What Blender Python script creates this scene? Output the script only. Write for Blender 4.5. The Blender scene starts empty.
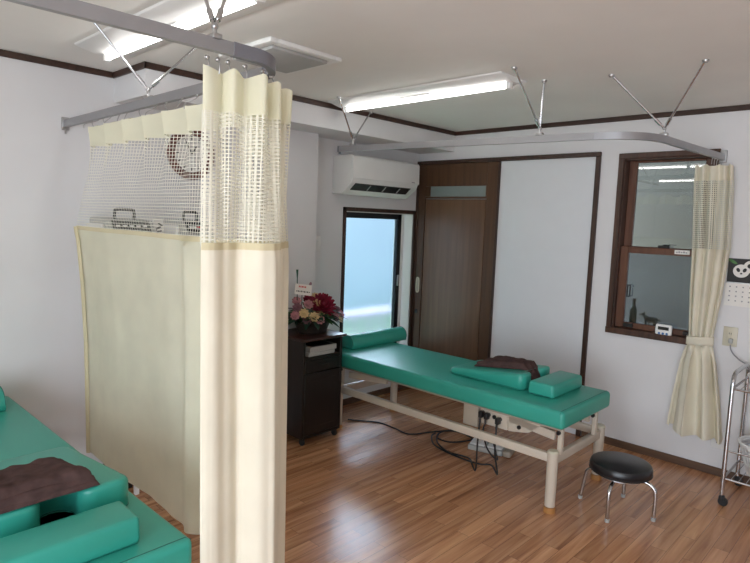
import bpy, bmesh, math, random
from mathutils import Vector, Matrix, noise
R = random.Random(7)
PI = math.pi
SC = bpy.context.scene
COL = SC.collection

# ------------------------------------------------------------------ materials
def new_mat(name):
    m = bpy.data.materials.new(name); m.use_nodes = True
    nt = m.node_tree; b = nt.nodes['Principled BSDF']
    return m, nt, b

def N(nt, t, **kw):
    n = nt.nodes.new(t)
    for k, v in kw.items():
        if k in n.inputs: n.inputs[k].default_value = v
        else: setattr(n, k, v)
    return n

def ramp(nt, stops):
    r = nt.nodes.new('ShaderNodeValToRGB')
    e = r.color_ramp.elements
    while len(e) < len(stops): e.new(0.5)
    for i, (p, c) in enumerate(stops):
        e[i].position = p; e[i].color = (*c, 1)
    return r

def add_bump(nt, b, src, strength, dist=0.01):
    bu = N(nt, 'ShaderNodeBump'); bu.inputs['Strength'].default_value = strength
    bu.inputs['Distance'].default_value = dist
    nt.links.new(src, bu.inputs['Height']); nt.links.new(bu.outputs['Normal'], b.inputs['Normal'])

def mat_plain(name, col, rough=.5, metal=0, spec=.5, var=.06, scale=8, bump=0, bscale=200, bdist=.003, coat=0):
    """principled with a gentle procedural tone variation and optional noise bump"""
    m, nt, b = new_mat(name)
    tc = N(nt, 'ShaderNodeTexCoord')
    nz = N(nt, 'ShaderNodeTexNoise', Scale=scale, Detail=3.0)
    nt.links.new(tc.outputs['Object'], nz.inputs['Vector'])
    d = tuple(max(0, c*(1-var)) for c in col); l = tuple(min(1, c*(1+var)) for c in col)
    r = ramp(nt, [(.3, d), (.7, l)])
    nt.links.new(nz.outputs['Fac'], r.inputs['Fac']); nt.links.new(r.outputs['Color'], b.inputs['Base Color'])
    b.inputs['Roughness'].default_value = rough; b.inputs['Metallic'].default_value = metal
    b.inputs['Specular IOR Level'].default_value = spec
    b.inputs['Coat Weight'].default_value = coat
    if bump:
        n2 = N(nt, 'ShaderNodeTexNoise', Scale=bscale, Detail=2.0)
        nt.links.new(tc.outputs['Object'], n2.inputs['Vector'])
        add_bump(nt, b, n2.outputs['Fac'], bump, bdist)
    return m

def mat_wood(name, dark, light, axis='Z', scale=1.0, rough=.45, coat=0):
    m, nt, b = new_mat(name)
    tc = N(nt, 'ShaderNodeTexCoord'); mp = N(nt, 'ShaderNodeMapping')
    s = {'X': (1.2, 22, 22), 'Y': (22, 1.2, 22), 'Z': (22, 22, 1.2)}[axis]
    mp.inputs['Scale'].default_value = tuple(v*scale for v in s)
    nt.links.new(tc.outputs['Object'], mp.inputs['Vector'])
    nz = N(nt, 'ShaderNodeTexNoise', Scale=1.6, Detail=6.0, Distortion=.4)
    nt.links.new(mp.outputs['Vector'], nz.inputs['Vector'])
    r = ramp(nt, [(.3, dark), (.7, light)])
    nt.links.new(nz.outputs['Fac'], r.inputs['Fac']); nt.links.new(r.outputs['Color'], b.inputs['Base Color'])
    b.inputs['Roughness'].default_value = rough; b.inputs['Coat Weight'].default_value = coat
    add_bump(nt, b, nz.outputs['Fac'], .08, .002)
    return m

def mat_floor():
    m, nt, b = new_mat('plank_floor')
    tc = N(nt, 'ShaderNodeTexCoord'); mp = N(nt, 'ShaderNodeMapping')
    mp.inputs['Rotation'].default_value = (0, 0, PI/2)
    nt.links.new(tc.outputs['Object'], mp.inputs['Vector'])
    br = N(nt, 'ShaderNodeTexBrick')
    br.offset = .37; br.offset_frequency = 2; br.squash = 1
    for k, v in {'Scale': 1, 'Mortar Size': .0009, 'Brick Width': .62, 'Row Height': .076, 'Bias': 0, 'Mortar Smooth': .2}.items():
        br.inputs[k].default_value = v
    br.inputs['Color1'].default_value = (0, 0, 0, 1); br.inputs['Color2'].default_value = (1, 1, 1, 1)
    br.inputs['Mortar'].default_value = (.5, .5, .5, 1)
    nt.links.new(mp.outputs['Vector'], br.inputs['Vector'])
    mp2 = N(nt, 'ShaderNodeMapping'); mp2.inputs['Scale'].default_value = (26, 1.5, 1)
    nt.links.new(tc.outputs['Object'], mp2.inputs['Vector'])
    # shift the grain from plank to plank
    addv = N(nt, 'ShaderNodeVectorMath'); addv.operation = 'ADD'
    sc = N(nt, 'ShaderNodeVectorMath'); sc.operation = 'SCALE'; sc.inputs['Scale'].default_value = 37.0
    nt.links.new(br.outputs['Color'], sc.inputs[0])
    nt.links.new(mp2.outputs['Vector'], addv.inputs[0]); nt.links.new(sc.outputs['Vector'], addv.inputs[1])
    nz = N(nt, 'ShaderNodeTexNoise', Scale=1.0, Detail=7.0, Distortion=.7)
    nt.links.new(addv.outputs['Vector'], nz.inputs['Vector'])
    gr = ramp(nt, [(.28, (.25, .105, .048)), (.48, (.47, .225, .110)), (.72, (.64, .36, .19))])
    nt.links.new(nz.outputs['Fac'], gr.inputs['Fac'])
    tone = ramp(nt, [(0, (.92, .90, .89)), (.5, (1.06, 1.05, 1.04)), (1, (1.20, 1.19, 1.17))])
    nt.links.new(br.outputs['Color'], tone.inputs['Fac'])
    mul = N(nt, 'ShaderNodeMix'); mul.data_type = 'RGBA'; mul.blend_type = 'MULTIPLY'
    mul.inputs[0].default_value = 1
    nt.links.new(gr.outputs['Color'], mul.inputs[6]); nt.links.new(tone.outputs['Color'], mul.inputs[7])
    mo = N(nt, 'ShaderNodeMix'); mo.data_type = 'RGBA'
    mo.inputs[7].default_value = (.10, .05, .03, 1)
    nt.links.new(br.outputs['Fac'], mo.inputs[0]); nt.links.new(mul.outputs[2], mo.inputs[6])
    nt.links.new(mo.outputs[2], b.inputs['Base Color'])
    b.inputs['Roughness'].default_value = .27
    b.inputs['Specular IOR Level'].default_value = .9
    add_bump(nt, b, nz.outputs['Fac'], .10, .002)
    return m

def mat_cloth(name, col, trans=.35, weave=900):
    m, nt, b = new_mat(name)
    out = nt.nodes['Material Output']
    tc = N(nt, 'ShaderNodeTexCoord')
    nz = N(nt, 'ShaderNodeTexNoise', Scale=6.0, Detail=3.0)
    nt.links.new(tc.outputs['Object'], nz.inputs['Vector'])
    r = ramp(nt, [(.3, tuple(c*.95 for c in col)), (.7, tuple(min(1, c*1.04) for c in col))])
    nt.links.new(nz.outputs['Fac'], r.inputs['Fac'])
    nt.links.new(r.outputs['Color'], b.inputs['Base Color'])
    b.inputs['Roughness'].default_value = .85; b.inputs['Specular IOR Level'].default_value = .15
    tr = N(nt, 'ShaderNodeBsdfTranslucent'); nt.links.new(r.outputs['Color'], tr.inputs['Color'])
    mx = N(nt, 'ShaderNodeMixShader'); mx.inputs[0].default_value = trans
    nt.links.new(b.outputs[0], mx.inputs[1]); nt.links.new(tr.outputs[0], mx.inputs[2])
    nt.links.new(mx.outputs[0], out.inputs['Surface'])
    n2 = N(nt, 'ShaderNodeTexNoise', Scale=weave, Detail=1.0)
    nt.links.new(tc.outputs['Object'], n2.inputs['Vector']); add_bump(nt, b, n2.outputs['Fac'], .15, .001)
    return m

def mat_emit(name, col, strength):
    m, nt, b = new_mat(name)
    b.inputs['Base Color'].default_value = (.9, .9, .9, 1)
    b.inputs['Emission Color'].default_value = (*col, 1); b.inputs['Emission Strength'].default_value = strength
    return m

def mat_pane_clear(name, tint=(.66, .67, .64)):
    """clear pane: mostly see-through, with a mirror-like surface reflection"""
    m, nt, b = new_mat(name); out = nt.nodes['Material Output']
    nt.nodes.remove(b)
    t = N(nt, 'ShaderNodeBsdfTransparent', Color=(*tint, 1))
    g = N(nt, 'ShaderNodeBsdfGlossy', Roughness=.004)
    g.inputs['Color'].default_value = (1, 1, 1, 1)
    f = N(nt, 'ShaderNodeFresnel', IOR=1.75)
    mx = N(nt, 'ShaderNodeMixShader')
    nt.links.new(f.outputs[0], mx.inputs[0]); nt.links.new(t.outputs[0], mx.inputs[1]); nt.links.new(g.outputs[0], mx.inputs[2])
    nt.links.new(mx.outputs[0], out.inputs['Surface'])
    return m

def mat_pane_frosted(name):
    m, nt, b = new_mat(name); out = nt.nodes['Material Output']
    nt.nodes.remove(b)
    r = N(nt, 'ShaderNodeBsdfRefraction', Roughness=.34, IOR=1.12); r.inputs['Color'].default_value = (.95, .98, 1, 1)
    g = N(nt, 'ShaderNodeBsdfGlossy', Roughness=.15)
    mx = N(nt, 'ShaderNodeMixShader'); mx.inputs[0].default_value = .05
    nt.links.new(r.outputs[0], mx.inputs[1]); nt.links.new(g.outputs[0], mx.inputs[2])
    nt.links.new(mx.outputs[0], out.inputs['Surface'])
    return m

M = {}
M['wall'] = mat_plain('wall_paper', (.72, .715, .72), .9, var=.02, scale=3, bump=.12, bscale=260, bdist=.002, spec=.2)
M['ceil'] = mat_plain('ceiling_paper', (.78, .77, .74), .92, var=.02, scale=3, bump=.12, bscale=220, bdist=.002, spec=.2)
M['floor'] = mat_floor()
M['darkwood'] = mat_wood('dark_trim_wood', (.030, .014, .009), (.062, .030, .019), 'X', 1, .4)
M['darkwood_v'] = mat_wood('dark_trim_wood_upright', (.030, .014, .009), (.062, .030, .019), 'Z', 1, .4)
M['casing'] = mat_wood('window_casing_wood', (.040, .017, .010), (.085, .038, .022), 'Z', 1, .4)
M['sash'] = mat_wood('sash_wood', (.085, .033, .018), (.15, .062, .034), 'Z', 1, .38)
M['doorwood'] = mat_wood('door_veneer', (.095, .046, .022), (.15, .076, .038), 'Z', .8, .34)
M['doorframe'] = mat_wood('door_rail_veneer', (.060, .028, .013), (.105, .050, .024), 'Z', .8, .34)
M['base'] = mat_wood('baseboard_wood', (.085, .045, .026), (.14, .078, .046), 'X', 1, .45)
M['green'] = mat_plain('green_vinyl', (.032, .330, .255), .36, var=.04, scale=4, bump=.10, bscale=420, bdist=.0015, spec=.5)
M['green_seam'] = mat_plain('green_seam', (.012, .13, .105), .5)
M['cream_metal'] = mat_plain('cream_powder_coat', (.56, .49, .40), .4, var=.03)
M['cream_dark'] = mat_plain('beige_plastic', (.40, .34, .27), .45)
M['footwood'] = mat_plain('amber_foot', (.40, .19, .06), .45)
M['black'] = mat_plain('black_plastic', (.010, .010, .011), .38)
M['rubber'] = mat_plain('black_rubber', (.014, .013, .013), .6)
M['leather'] = mat_plain('black_leather', (.010, .010, .012), .30, var=.15, bump=.12, bscale=300, bdist=.001)
M['chrome'] = mat_plain('chrome', (.55, .55, .56), .22, 1.0, var=.02)
M['steel'] = mat_plain('brushed_steel', (.50, .50, .50), .34, 1.0, var=.04)
M['alu'] = mat_plain('satin_aluminium', (.36, .36, .37), .42, .7, var=.03)
M['alu_dark'] = mat_plain('grey_joint_plastic', (.17, .17, .19), .5)
M['white'] = mat_plain('white_plastic', (.80, .80, .78), .4, var=.02)
M['offwhite'] = mat_plain('ivory_plastic', (.58, .54, .42), .4, var=.02)
M['enamel'] = mat_plain('white_enamel', (.78, .78, .76), .45, var=.02)
M['ac'] = mat_plain('aircon_white', (.74, .74, .72), .45, var=.015)
M['curtain'] = mat_cloth('cream_cloth', (.88, .862, .68), .44)
M['curtain_pale'] = mat_cloth('pale_cream_cloth', (.86, .81, .665), .20)
M['curtain_edge'] = mat_cloth('cream_hem', (.70, .63, .42), .2)
M['mesh'] = mat_cloth('cream_net', (.90, .88, .76), .30)
M['towel'] = mat_plain('brown_towelling', (.085, .050, .046), .95, var=.25, scale=24, bump=.7, bscale=420, bdist=.005, spec=.1)
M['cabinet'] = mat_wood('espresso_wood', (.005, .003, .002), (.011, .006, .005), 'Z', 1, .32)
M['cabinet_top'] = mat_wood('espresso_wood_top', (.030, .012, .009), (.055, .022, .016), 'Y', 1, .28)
M['wicker'] = mat_plain('dark_wicker', (.020, .014, .011), .6, var=.4, scale=90, bump=.8, bscale=120, bdist=.006)
M['redpetal'] = mat_plain('crimson_petals', (.20, .006, .028), .6, var=.3, scale=30)
M['pink'] = mat_plain('dusty_pink_petals', (.52, .25, .27), .6, var=.15, scale=40)
M['cream_petal'] = mat_plain('cream_petals', (.70, .55, .30), .6, var=.12, scale=40)
M['mauve'] = mat_plain('mauve_petals', (.24, .12, .15), .6, var=.2, scale=40)
M['leaf'] = mat_plain('leaf_green', (.060, .165, .040), .5, var=.4, scale=20)
M['leaf_dark'] = mat_plain('dark_leaf_green', (.018, .060, .036), .5, var=.4, scale=20)
M['paper'] = mat_plain('white_card', (.80, .78, .74), .8, var=.01)
M['redink'] = mat_plain('red_ink', (.55, .03, .03), .7)
M['blackink'] = mat_plain('black_ink', (.03, .03, .03), .7)
M['greyink'] = mat_plain('grey_ink', (.30, .30, .32), .7)
M['blue'] = mat_plain('blue_button', (.05, .17, .42), .4)
M['display'] = mat_plain('dark_display', (.028, .032, .032), .15)
M['tube'] = mat_emit('lamp_tube', (1.0, .985, .96), 12.0)
M['pane'] = mat_pane_clear('clear_pane')
M['pane_low'] = mat_pane_clear('dim_tint_lower_pane', (.47, .50, .52))  # dimmer lower view put into the tint, for an unmodelled insect screen
M['frost'] = mat_pane_frosted('frosted_pane')
M['slotglass'] = mat_plain('frosted_slot_glass', (.22, .25, .24), .22, var=.04)
M['sashblack'] = mat_plain('dark_bronze_aluminium', (.012, .013, .016), .4, .3)
M['ventgrey'] = mat_plain('vent_grey', (.40, .40, .39), .6)
M['clockrim'] = mat_wood('clock_rim_wood', (.085, .022, .014), (.16, .048, .030), 'Z', 1, .35)
M['devgrey'] = mat_plain('device_grey', (.42, .42, .40), .45)
M['devred'] = mat_plain('device_red', (.45, .04, .04), .4)
M['grass'] = mat_plain('lawn', (.52, .66, .40), .9, var=.2, scale=3)
M['fencepaint'] = mat_plain('mauve_balcony_paint', (.42, .34, .50), .6)
M['outwall'] = mat_plain('grey_outdoor_wall', (.50, .47, .42), .9, var=.05, scale=2)
M['animal'] = mat_plain('grey_green_figure', (.34, .34, .27), .7, var=.2, scale=30)
M['bottle'] = mat_plain('dark_green_bottle', (.012, .045, .030), .2)
M['bag'] = mat_cloth('thin_plastic_bag', (.72, .72, .74), .4)

# ------------------------------------------------------------------ mesh helpers
def BM(): return bmesh.new()

def box(bm, c, s, bev=0, seg=2, rot=None):
    r = bmesh.ops.create_cube(bm, size=1)
    vs = r['verts']
    mat = Matrix.Translation(Vector(c)) @ (rot.to_4x4() if rot else Matrix()) @ Matrix.Diagonal((*s, 1))
    bmesh.ops.transform(bm, matrix=mat, verts=vs)
    if bev:
        es = list({e for v in vs for e in v.link_edges})
        bmesh.ops.bevel(bm, geom=es, offset=bev, segments=seg, affect='EDGES', profile=.5, clamp_overlap=True)

def boxb(bm, lo, hi, bev=0, seg=2):
    box(bm, [(a+b)/2 for a, b in zip(lo, hi)], [abs(b-a) for a, b in zip(lo, hi)], bev, seg)

def frames(pts):
    pts = [Vector(p) for p in pts]; out = []
    n = len(pts)
    tang = []
    for i in range(n):
        a = pts[max(0, i-1)]; b = pts[min(n-1, i+1)]
        tang.append((b-a).normalized())
    up = Vector((0, 0, 1)) if abs(tang[0].z) < .9 else Vector((1, 0, 0))
    u = tang[0].cross(up).normalized()
    for i in range(n):
        u = (u - tang[i]*u.dot(tang[i])).normalized()
        out.append((pts[i], u, tang[i].cross(u).normalized()))
    return out

def tube(bm, pts, r, n=10, cap=True, radii=None):
    fr = frames(pts); rings = []
    for i, (p, u, v) in enumerate(fr):
        rr = radii[i] if radii else r
        rings.append([bm.verts.new(p + u*(rr*math.cos(2*PI*k/n)) + v*(rr*math.sin(2*PI*k/n))) for k in range(n)])
    for a, b in zip(rings, rings[1:]):
        for k in range(n): bm.faces.new((a[k], a[(k+1) % n], b[(k+1) % n], b[k]))
    if cap:
        bm.faces.new(rings[0]); bm.faces.new(rings[-1])

def sweep_rect(bm, pts, w, h):
    """flat rectangular profile, upright (h along z, w across)"""
    P = [Vector(p) for p in pts]; rings = []
    for i, p in enumerate(P):
        a = P[max(0, i-1)]; b = P[min(len(P)-1, i+1)]
        t = (b-a); t.z = 0; t.normalize(); s = Vector((t.y, -t.x, 0))
        rings.append([bm.verts.new(p + s*(w/2*sx) + Vector((0, 0, h/2*sz))) for sx, sz in ((-1, -1), (1, -1), (1, 1), (-1, 1))])
    for a, b in zip(rings, rings[1:]):
        for k in range(4): bm.faces.new((a[k], a[(k+1) % 4], b[(k+1) % 4], b[k]))
    bm.faces.new(rings[0]); bm.faces.new(rings[-1])

def lathe(bm, prof, c=(0, 0, 0), n=24, axis='Z', sx=1, sy=1):
    c = Vector(c); rings = []
    for r, z in prof:
        if r < 1e-5:
            p = Vector((0, 0, z)); rings.append([p])
        else:
            rings.append([Vector((r*sx*math.cos(2*PI*k/n), r*sy*math.sin(2*PI*k/n), z)) for k in range(n)])
    def A(p):
        if axis == 'X': p = Vector((p.z, p.x, p.y))
        if axis == 'Y': p = Vector((p.x, p.z, p.y))
        return bm.verts.new(c + p)
    rings = [[A(p) for p in r] for r in rings]
    for a, b in zip(rings, rings[1:]):
        for k in range(n):
            if len(a) == 1 and len(b) == 1: continue
            if len(a) == 1: bm.faces.new((a[0], b[k], b[(k+1) % n]))
            elif len(b) == 1: bm.faces.new((a[k], a[(k+1) % n], b[0]))
            else: bm.faces.new((a[k], a[(k+1) % n], b[(k+1) % n], b[k]))
    if len(rings[0]) > 1: bm.faces.new(rings[0])
    if len(rings[-1]) > 1: bm.faces.new(rings[-1])

def extrude_poly(bm, poly, ax, lo, hi, bev=0, seg=3):
    """poly: 2D points; ax 'y': poly in (x,z), extruded along y; 'z': poly in (x,y); 'x': poly in (y,z)"""
    def P(a, b, t):
        return {'y': (a, t, b), 'z': (a, b, t), 'x': (t, a, b)}[ax]
    A = [bm.verts.new(P(a, b, lo)) for a, b in poly]; B = [bm.verts.new(P(a, b, hi)) for a, b in poly]
    n = len(poly); fs = [bm.faces.new(A), bm.faces.new(B)]
    for k in range(n): fs.append(bm.faces.new((A[k], A[(k+1) % n], B[(k+1) % n], B[k])))
    if bev:
        es = list({e for f in fs for e in f.edges})
        bmesh.ops.bevel(bm, geom=es, offset=bev, segments=seg, affect='EDGES', profile=.5, clamp_overlap=True)

def surf(bm, f, nu, nv, closed=False):
    g = [[bm.verts.new(f(i/nu, j/nv)) for j in range(nv+1)] for i in range(nu if closed else nu+1)]
    m = len(g)
    for i in range(nu):
        a = g[i]; b = g[(i+1) % m]
        for j in range(nv): bm.faces.new((a[j], b[j], b[j+1], a[j+1]))

def ell(bm, c, r, n=14, m=8, rot=None):
    res = bmesh.ops.create_uvsphere(bm, u_segments=n, v_segments=m, radius=1)
    mat = Matrix.Translation(Vector(c)) @ (rot.to_4x4() if rot else Matrix()) @ Matrix.Diagonal((*r, 1))
    bmesh.ops.transform(bm, matrix=mat, verts=res['verts'])

def obj(name, bm, mat, parent=None, smooth=True, ang=40, thick=0):
    bmesh.ops.recalc_face_normals(bm, faces=bm.faces)
    me = bpy.data.meshes.new(name); bm.to_mesh(me); bm.free()
    o = bpy.data.objects.new(name, me); COL.objects.link(o)
    me.materials.append(M[mat] if isinstance(mat, str) else mat)
    if smooth:
        me.polygons.foreach_set('use_smooth', [True]*len(me.polygons))
        try: me.set_sharp_from_angle(angle=math.radians(ang))
        except Exception: pass
    if parent: attach(o, parent)
    if thick:
        s = o.modifiers.new('thickness', 'SOLIDIFY'); s.thickness = thick; s.offset = 0
    return o

def world_of(o):
    mt = o.matrix_basis.copy(); p = o.parent
    if p: return world_of(p) @ o.matrix_parent_inverse @ mt
    return mt

def attach(o, parent):
    """meshes are drawn in world coordinates; keep them there when parented"""
    o.parent = parent
    o.matrix_parent_inverse = world_of(parent).inverted()

def tag(o, label=None, cat=None, group=None, kind=None):
    if label: o['label'] = label
    if cat: o['category'] = cat
    if group: o['group'] = group
    if kind: o['kind'] = kind
    return o

def thing(name, loc, label, cat, group=None):
    o = bpy.data.objects.new(name, None); COL.objects.link(o)
    o.empty_display_size = .05
    o.location = loc
    return tag(o, label, cat, group)

def struct(name, bm, mat, label, cat, smooth=False):
    o = obj(name, bm, mat, None, smooth)
    return tag(o, label, cat, None, 'structure')

def copy_tree(o, parent=None):
    c = o.copy(); COL.objects.link(c)
    if parent:
        c.parent = parent; c.matrix_parent_inverse = o.matrix_parent_inverse
    for ch in list(o.children): copy_tree(ch, c)
    return c

def bez(p, n=8):
    """Catmull-Rom through points"""
    P = [Vector(q) for q in p]; out = []
    for i in range(len(P)-1):
        a = P[max(0, i-1)]; b = P[i]; c = P[i+1]; d = P[min(len(P)-1, i+2)]
        for k in range(n):
            t = k/n
            out.append(.5*((2*b)+(c-a)*t+(2*a-5*b+4*c-d)*t*t+(3*b-a-3*c+d)*t**3))
    out.append(P[-1]); return out

# ================================================================== SETTING
CH = 2.4                     # ceiling height
XF, YL = 5.7, -6.3           # front and left ends of the room (behind the camera)
bm = BM(); boxb(bm, (-.15, YL-.15, -.1), (XF+.15, .15, 0)); struct('floor', bm, 'floor', 'warm brown strip wood floor', 'floor')
bm = BM(); boxb(bm, (-.15, YL-.15, CH), (XF+.15, .15, CH+.1)); struct('ceiling', bm, 'ceil', 'plain off-white ceiling', 'ceiling')
# right wall (y = 0) with the window opening
WX0, WX1, WZ0, WZ1 = 1.862, 2.508, .84, 2.137
wx0, wx1, wz0, wz1 = WX0+.035, WX1-.035, WZ0+.035, WZ1-.035
bm = BM()
boxb(bm, (-.15, 0, 0), (wx0, .13, CH)); boxb(bm, (wx1, 0, 0), (XF+.15, .13, CH))
boxb(bm, (wx0, 0, 0), (wx1, .13, wz0)); boxb(bm, (wx0, 0, wz1), (wx1, .13, CH))
struct('wall_right', bm, 'wall', 'white right-hand wall with sliding door and sash window', 'wall')
# back wall (x = 0) with the window opening
BY0, BY1, BZ0, BZ1 = -.96, -.035, .345, 1.70
by0, by1, bz0, bz1 = BY0+.028, BY1-.02, BZ0+.025, BZ1-.03
bm = BM()
boxb(bm, (-.15, YL-.15, 0), (0, by0, CH)); boxb(bm, (-.15, by1, 0), (0, 0, CH))
boxb(bm, (-.15, by0, 0), (0, by1, bz0)); boxb(bm, (-.15, by0, bz1), (0, by1, CH))
struct('wall_back', bm, 'wall', 'white back wall beyond the curtain and the air conditioner', 'wall')
# walls behind the camera, one with a wide glazed opening
LX0, LX1, LZ = 2.3, 5.4, 2.1
bm = BM()
boxb(bm, (-.15, YL-.15, 0), (LX0, YL, CH)); boxb(bm, (LX1, YL-.15, 0), (XF+.15, YL, CH)); boxb(bm, (LX0, YL-.15, LZ), (LX1, YL, CH))
struct('wall_left', bm, 'wall', 'white left-hand wall with a wide opening behind the camera', 'wall')
bm = BM(); boxb(bm, (XF, YL, 0), (XF+.15, .15, CH)); struct('wall_front', bm, 'wall', 'white front wall behind the camera', 'wall')
# boxed-in beam under the ceiling and the pillar below it
SX, SZ, SY0 = .40, 2.228, -2.82
bm = BM(); boxb(bm, (0, SY0, SZ), (SX, 0, CH)); struct('wall_beam', bm, 'wall', 'white boxed beam along the top of the back wall', 'beam')
bm = BM(); boxb(bm, (0, -1.98, 0), (.13, -1.355, SZ)); struct('wall_pillar', bm, 'wall', 'white shallow pillar left of the air conditioner', 'pillar')

# dark ceiling trim
T, TP = .034, .014
def trim(name, lo, hi, label, mat='darkwood'):
    bm = BM(); boxb(bm, lo, hi, .003, 1); return struct(name, bm, mat, label, 'trim')
trim('trim_1', (SX, -TP, CH-T), (XF, 0, CH), 'dark brown ceiling trim along the right wall')
trim('trim_2', (SX, SY0-TP, CH-T), (SX+TP, 0, CH), 'dark brown ceiling trim along the beam face')
trim('trim_3', (0, SY0-TP, CH-T), (SX+TP, SY0, CH), 'dark brown ceiling trim around the beam end')
trim('trim_4', (0, YL, CH-T), (TP, SY0-TP, CH), 'dark brown ceiling trim along the far left back wall')
# baseboards
def basebd(name, lo, hi, label):
    bm = BM(); boxb(bm, lo, hi, .003, 1); struct(name, bm, 'base', label, 'baseboard')
basebd('baseboard_right', (1.735, -.012, 0), (XF, 0, .055), 'brown baseboard below the sash window')
basebd('baseboard_back', (0, -1.35, 0), (.012, 0, .055), 'brown baseboard below the frosted window')
basebd('baseboard_left', (0, YL, 0), (.012, -1.985, .055), 'brown baseboard behind the left massage table')

# ---- door_1: wide frame with a sliding wood door in front of a white panel
D0, D1, DZ = -.0, 1.731, 2.156
d = tag(bpy.data.objects.new('door_1', None), 'brown wooden sliding door in a dark frame beside a white panel', 'door', None, 'structure')
COL.objects.link(d); d.location = (.45, 0, 0)
bm = BM()
boxb(bm, (D0+.002, -.032, DZ-.032), (D1, -.001, DZ), .003, 1)
boxb(bm, (D1-.034, -.026, 0), (D1, -.001, DZ-.032), .003, 1)
boxb(bm, (D0+.002, -.030, 0), (.030, -.001, DZ-.032), .003, 1)
obj('door_frame', bm, 'darkwood_v', d)
bm = BM()
x0, x1, zt = .03, .872, DZ-.034
y0, y1 = -.022, -.004
boxb(bm, (x0, y0, .01), (.105, y1, zt), .002, 1); boxb(bm, (.770, y0, .01), (x1, y1, zt), .002, 1)
boxb(bm, (.105, y0, 1.925), (.770, y1, zt), .002, 1); boxb(bm, (.105, y0, 1.815), (.770, y1, 1.833), .002, 1)
boxb(bm, (.105, y0, .01), (.770, y1, .13), .002, 1)
boxb(bm, (.105, y0, 1.833), (.163, y1, 1.925), .001, 1); boxb(bm, (.760, y0, 1.833), (.770, y1, 1.925), .001, 1)
leafo = obj('door_leaf', bm, 'doorframe', d)
bm = BM(); boxb(bm, (.112, -.016, .137), (.763, -.006, 1.81), .002, 1); obj('door_panel', bm, 'doorwood', d)
bm = BM(); boxb(bm, (.163, -.014, 1.833), (.760, -.008, 1.925)); obj('glass_slot', bm, 'slotglass', d)
bm = BM(); boxb(bm, (x1, -.026, .01), (.890, -.004, zt), .002, 1); obj('edge_strip', bm, 'darkwood_v', d)
bm = BM()    # oval recessed pull
pts = [(.062+.017*math.copysign(1, math.cos(a))*abs(math.cos(a))**.6, -.024, 1.007+.070*math.copysign(1, math.sin(a))*abs(math.sin(a))**.6) for a in [2*PI*k/24 for k in range(25)]]
tube(bm, pts, .0055, 6, False)
h = obj('door_handle', bm, 'offwhite', d)
bm = BM(); boxb(bm, (.047, -.0232, .945), (.077, -.0222, 1.068)); obj('handle_recess', bm, 'cream_dark', h)
bm = BM(); boxb(bm, (.040, -.030, .735), (.072, -.021, .775), .004, 2); obj('door_lock', bm, 'black', d)
bm = BM(); boxb(bm, (.890, -.008, .01), (D1-.034, -.001, zt)); obj('white_panel', bm, mat_plain('white_panel_paper', (.70, .71, .73), .85, var=.01), d, False)

# ---- window_1: wooden double-hung window in the right wall
w = tag(bpy.data.objects.new('window_1', None), 'brown wooden double-hung window, half behind the tied curtain', 'window', None, 'structure')
COL.objects.link(w); w.location = ((WX0+WX1)/2, 0, WZ0)
bm = BM()
for lo, hi in (((WX0, -.016, WZ0), (wx0+.004, .0, WZ1)), ((wx1-.004, -.016, WZ0), (WX1, .0, WZ1)),
               ((WX0, -.018, WZ1-.039), (WX1, .0, WZ1)), ((WX0, -.026, WZ0), (WX1, .0, WZ0+.046))):
    boxb(bm, lo, hi, .003, 1)
obj('window_casing', bm, 'casing', w)
bm = BM()
boxb(bm, (wx0, 0, wz0), (wx0+.012, .128, wz1)); boxb(bm, (wx1-.012, 0, wz0), (wx1, .128, wz1))
boxb(bm, (wx0, 0, wz1-.012), (wx1, .128, wz1)); boxb(bm, (wx0, 0, wz0), (wx1, .128, wz0+.012))
obj('window_jamb', bm, 'casing', w)
zm = 1.455
def sash(name, y, z0, z1, fx, fb, ft, pm='pane'):
    bm = BM()
    boxb(bm, (wx0+.012, y-.014, z0), (wx0+.012+fx, y+.014, z1), .003, 1); boxb(bm, (wx1-.012-fx, y-.014, z0), (wx1-.012, y+.014, z1), .003, 1)
    boxb(bm, (wx0+.012+fx, y-.014, z0), (wx1-.012-fx, y+.014, z0+fb), .003, 1); boxb(bm, (wx0+.012+fx, y-.014, z1-ft), (wx1-.012-fx, y+.014, z1), .003, 1)
    s = obj(name, bm, 'sash', w)
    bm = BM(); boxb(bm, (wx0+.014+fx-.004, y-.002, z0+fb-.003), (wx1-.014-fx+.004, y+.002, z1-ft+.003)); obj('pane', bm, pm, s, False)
    return s
sash('upper_sash', .090, zm-.02, wz1-.012, .055, .045, .015)
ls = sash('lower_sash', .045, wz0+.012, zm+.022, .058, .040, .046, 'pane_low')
bm = BM(); boxb(bm, (2.16, .036, 1.477), (2.235, .058, 1.497), .003, 1); tube(bm, [(2.20, .03, 1.499), (2.245, .015, 1.500)], .006, 8)
obj('sash_lock', bm, 'black', ls)
bm = BM(); boxb(bm, (2.275, .028, 1.443), (2.37, .031, 1.472)); lb = obj('white_sticker', bm, 'paper', ls, False)
bm = BM()
for k in range(5): boxb(bm, (2.285+.015*k, .0268, 1.452), (2.295+.015*k, .0279, 1.459+.004*(k % 2)))
obj('sticker_print', bm, 'greyink', ls, False)
for xa, xb in ((1.972, 2.04), (2.375, 2.46)):
    bm = BM(); boxb(bm, (xa, .016, .894), (xb, .032, .922), .003, 1); obj('corner_latch', bm, 'black', ls)
bm = BM(); tube(bm, [(1.985, .026, 1.20), (1.985, .018, 1.20), (1.985, .018, 1.12), (1.985, .026, 1.12)], .004, 6)
tube(bm, [(2.003, .026, 1.20), (2.003, .018, 1.20), (2.003, .018, 1.12), (2.003, .026, 1.12)], .004, 6)
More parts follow.
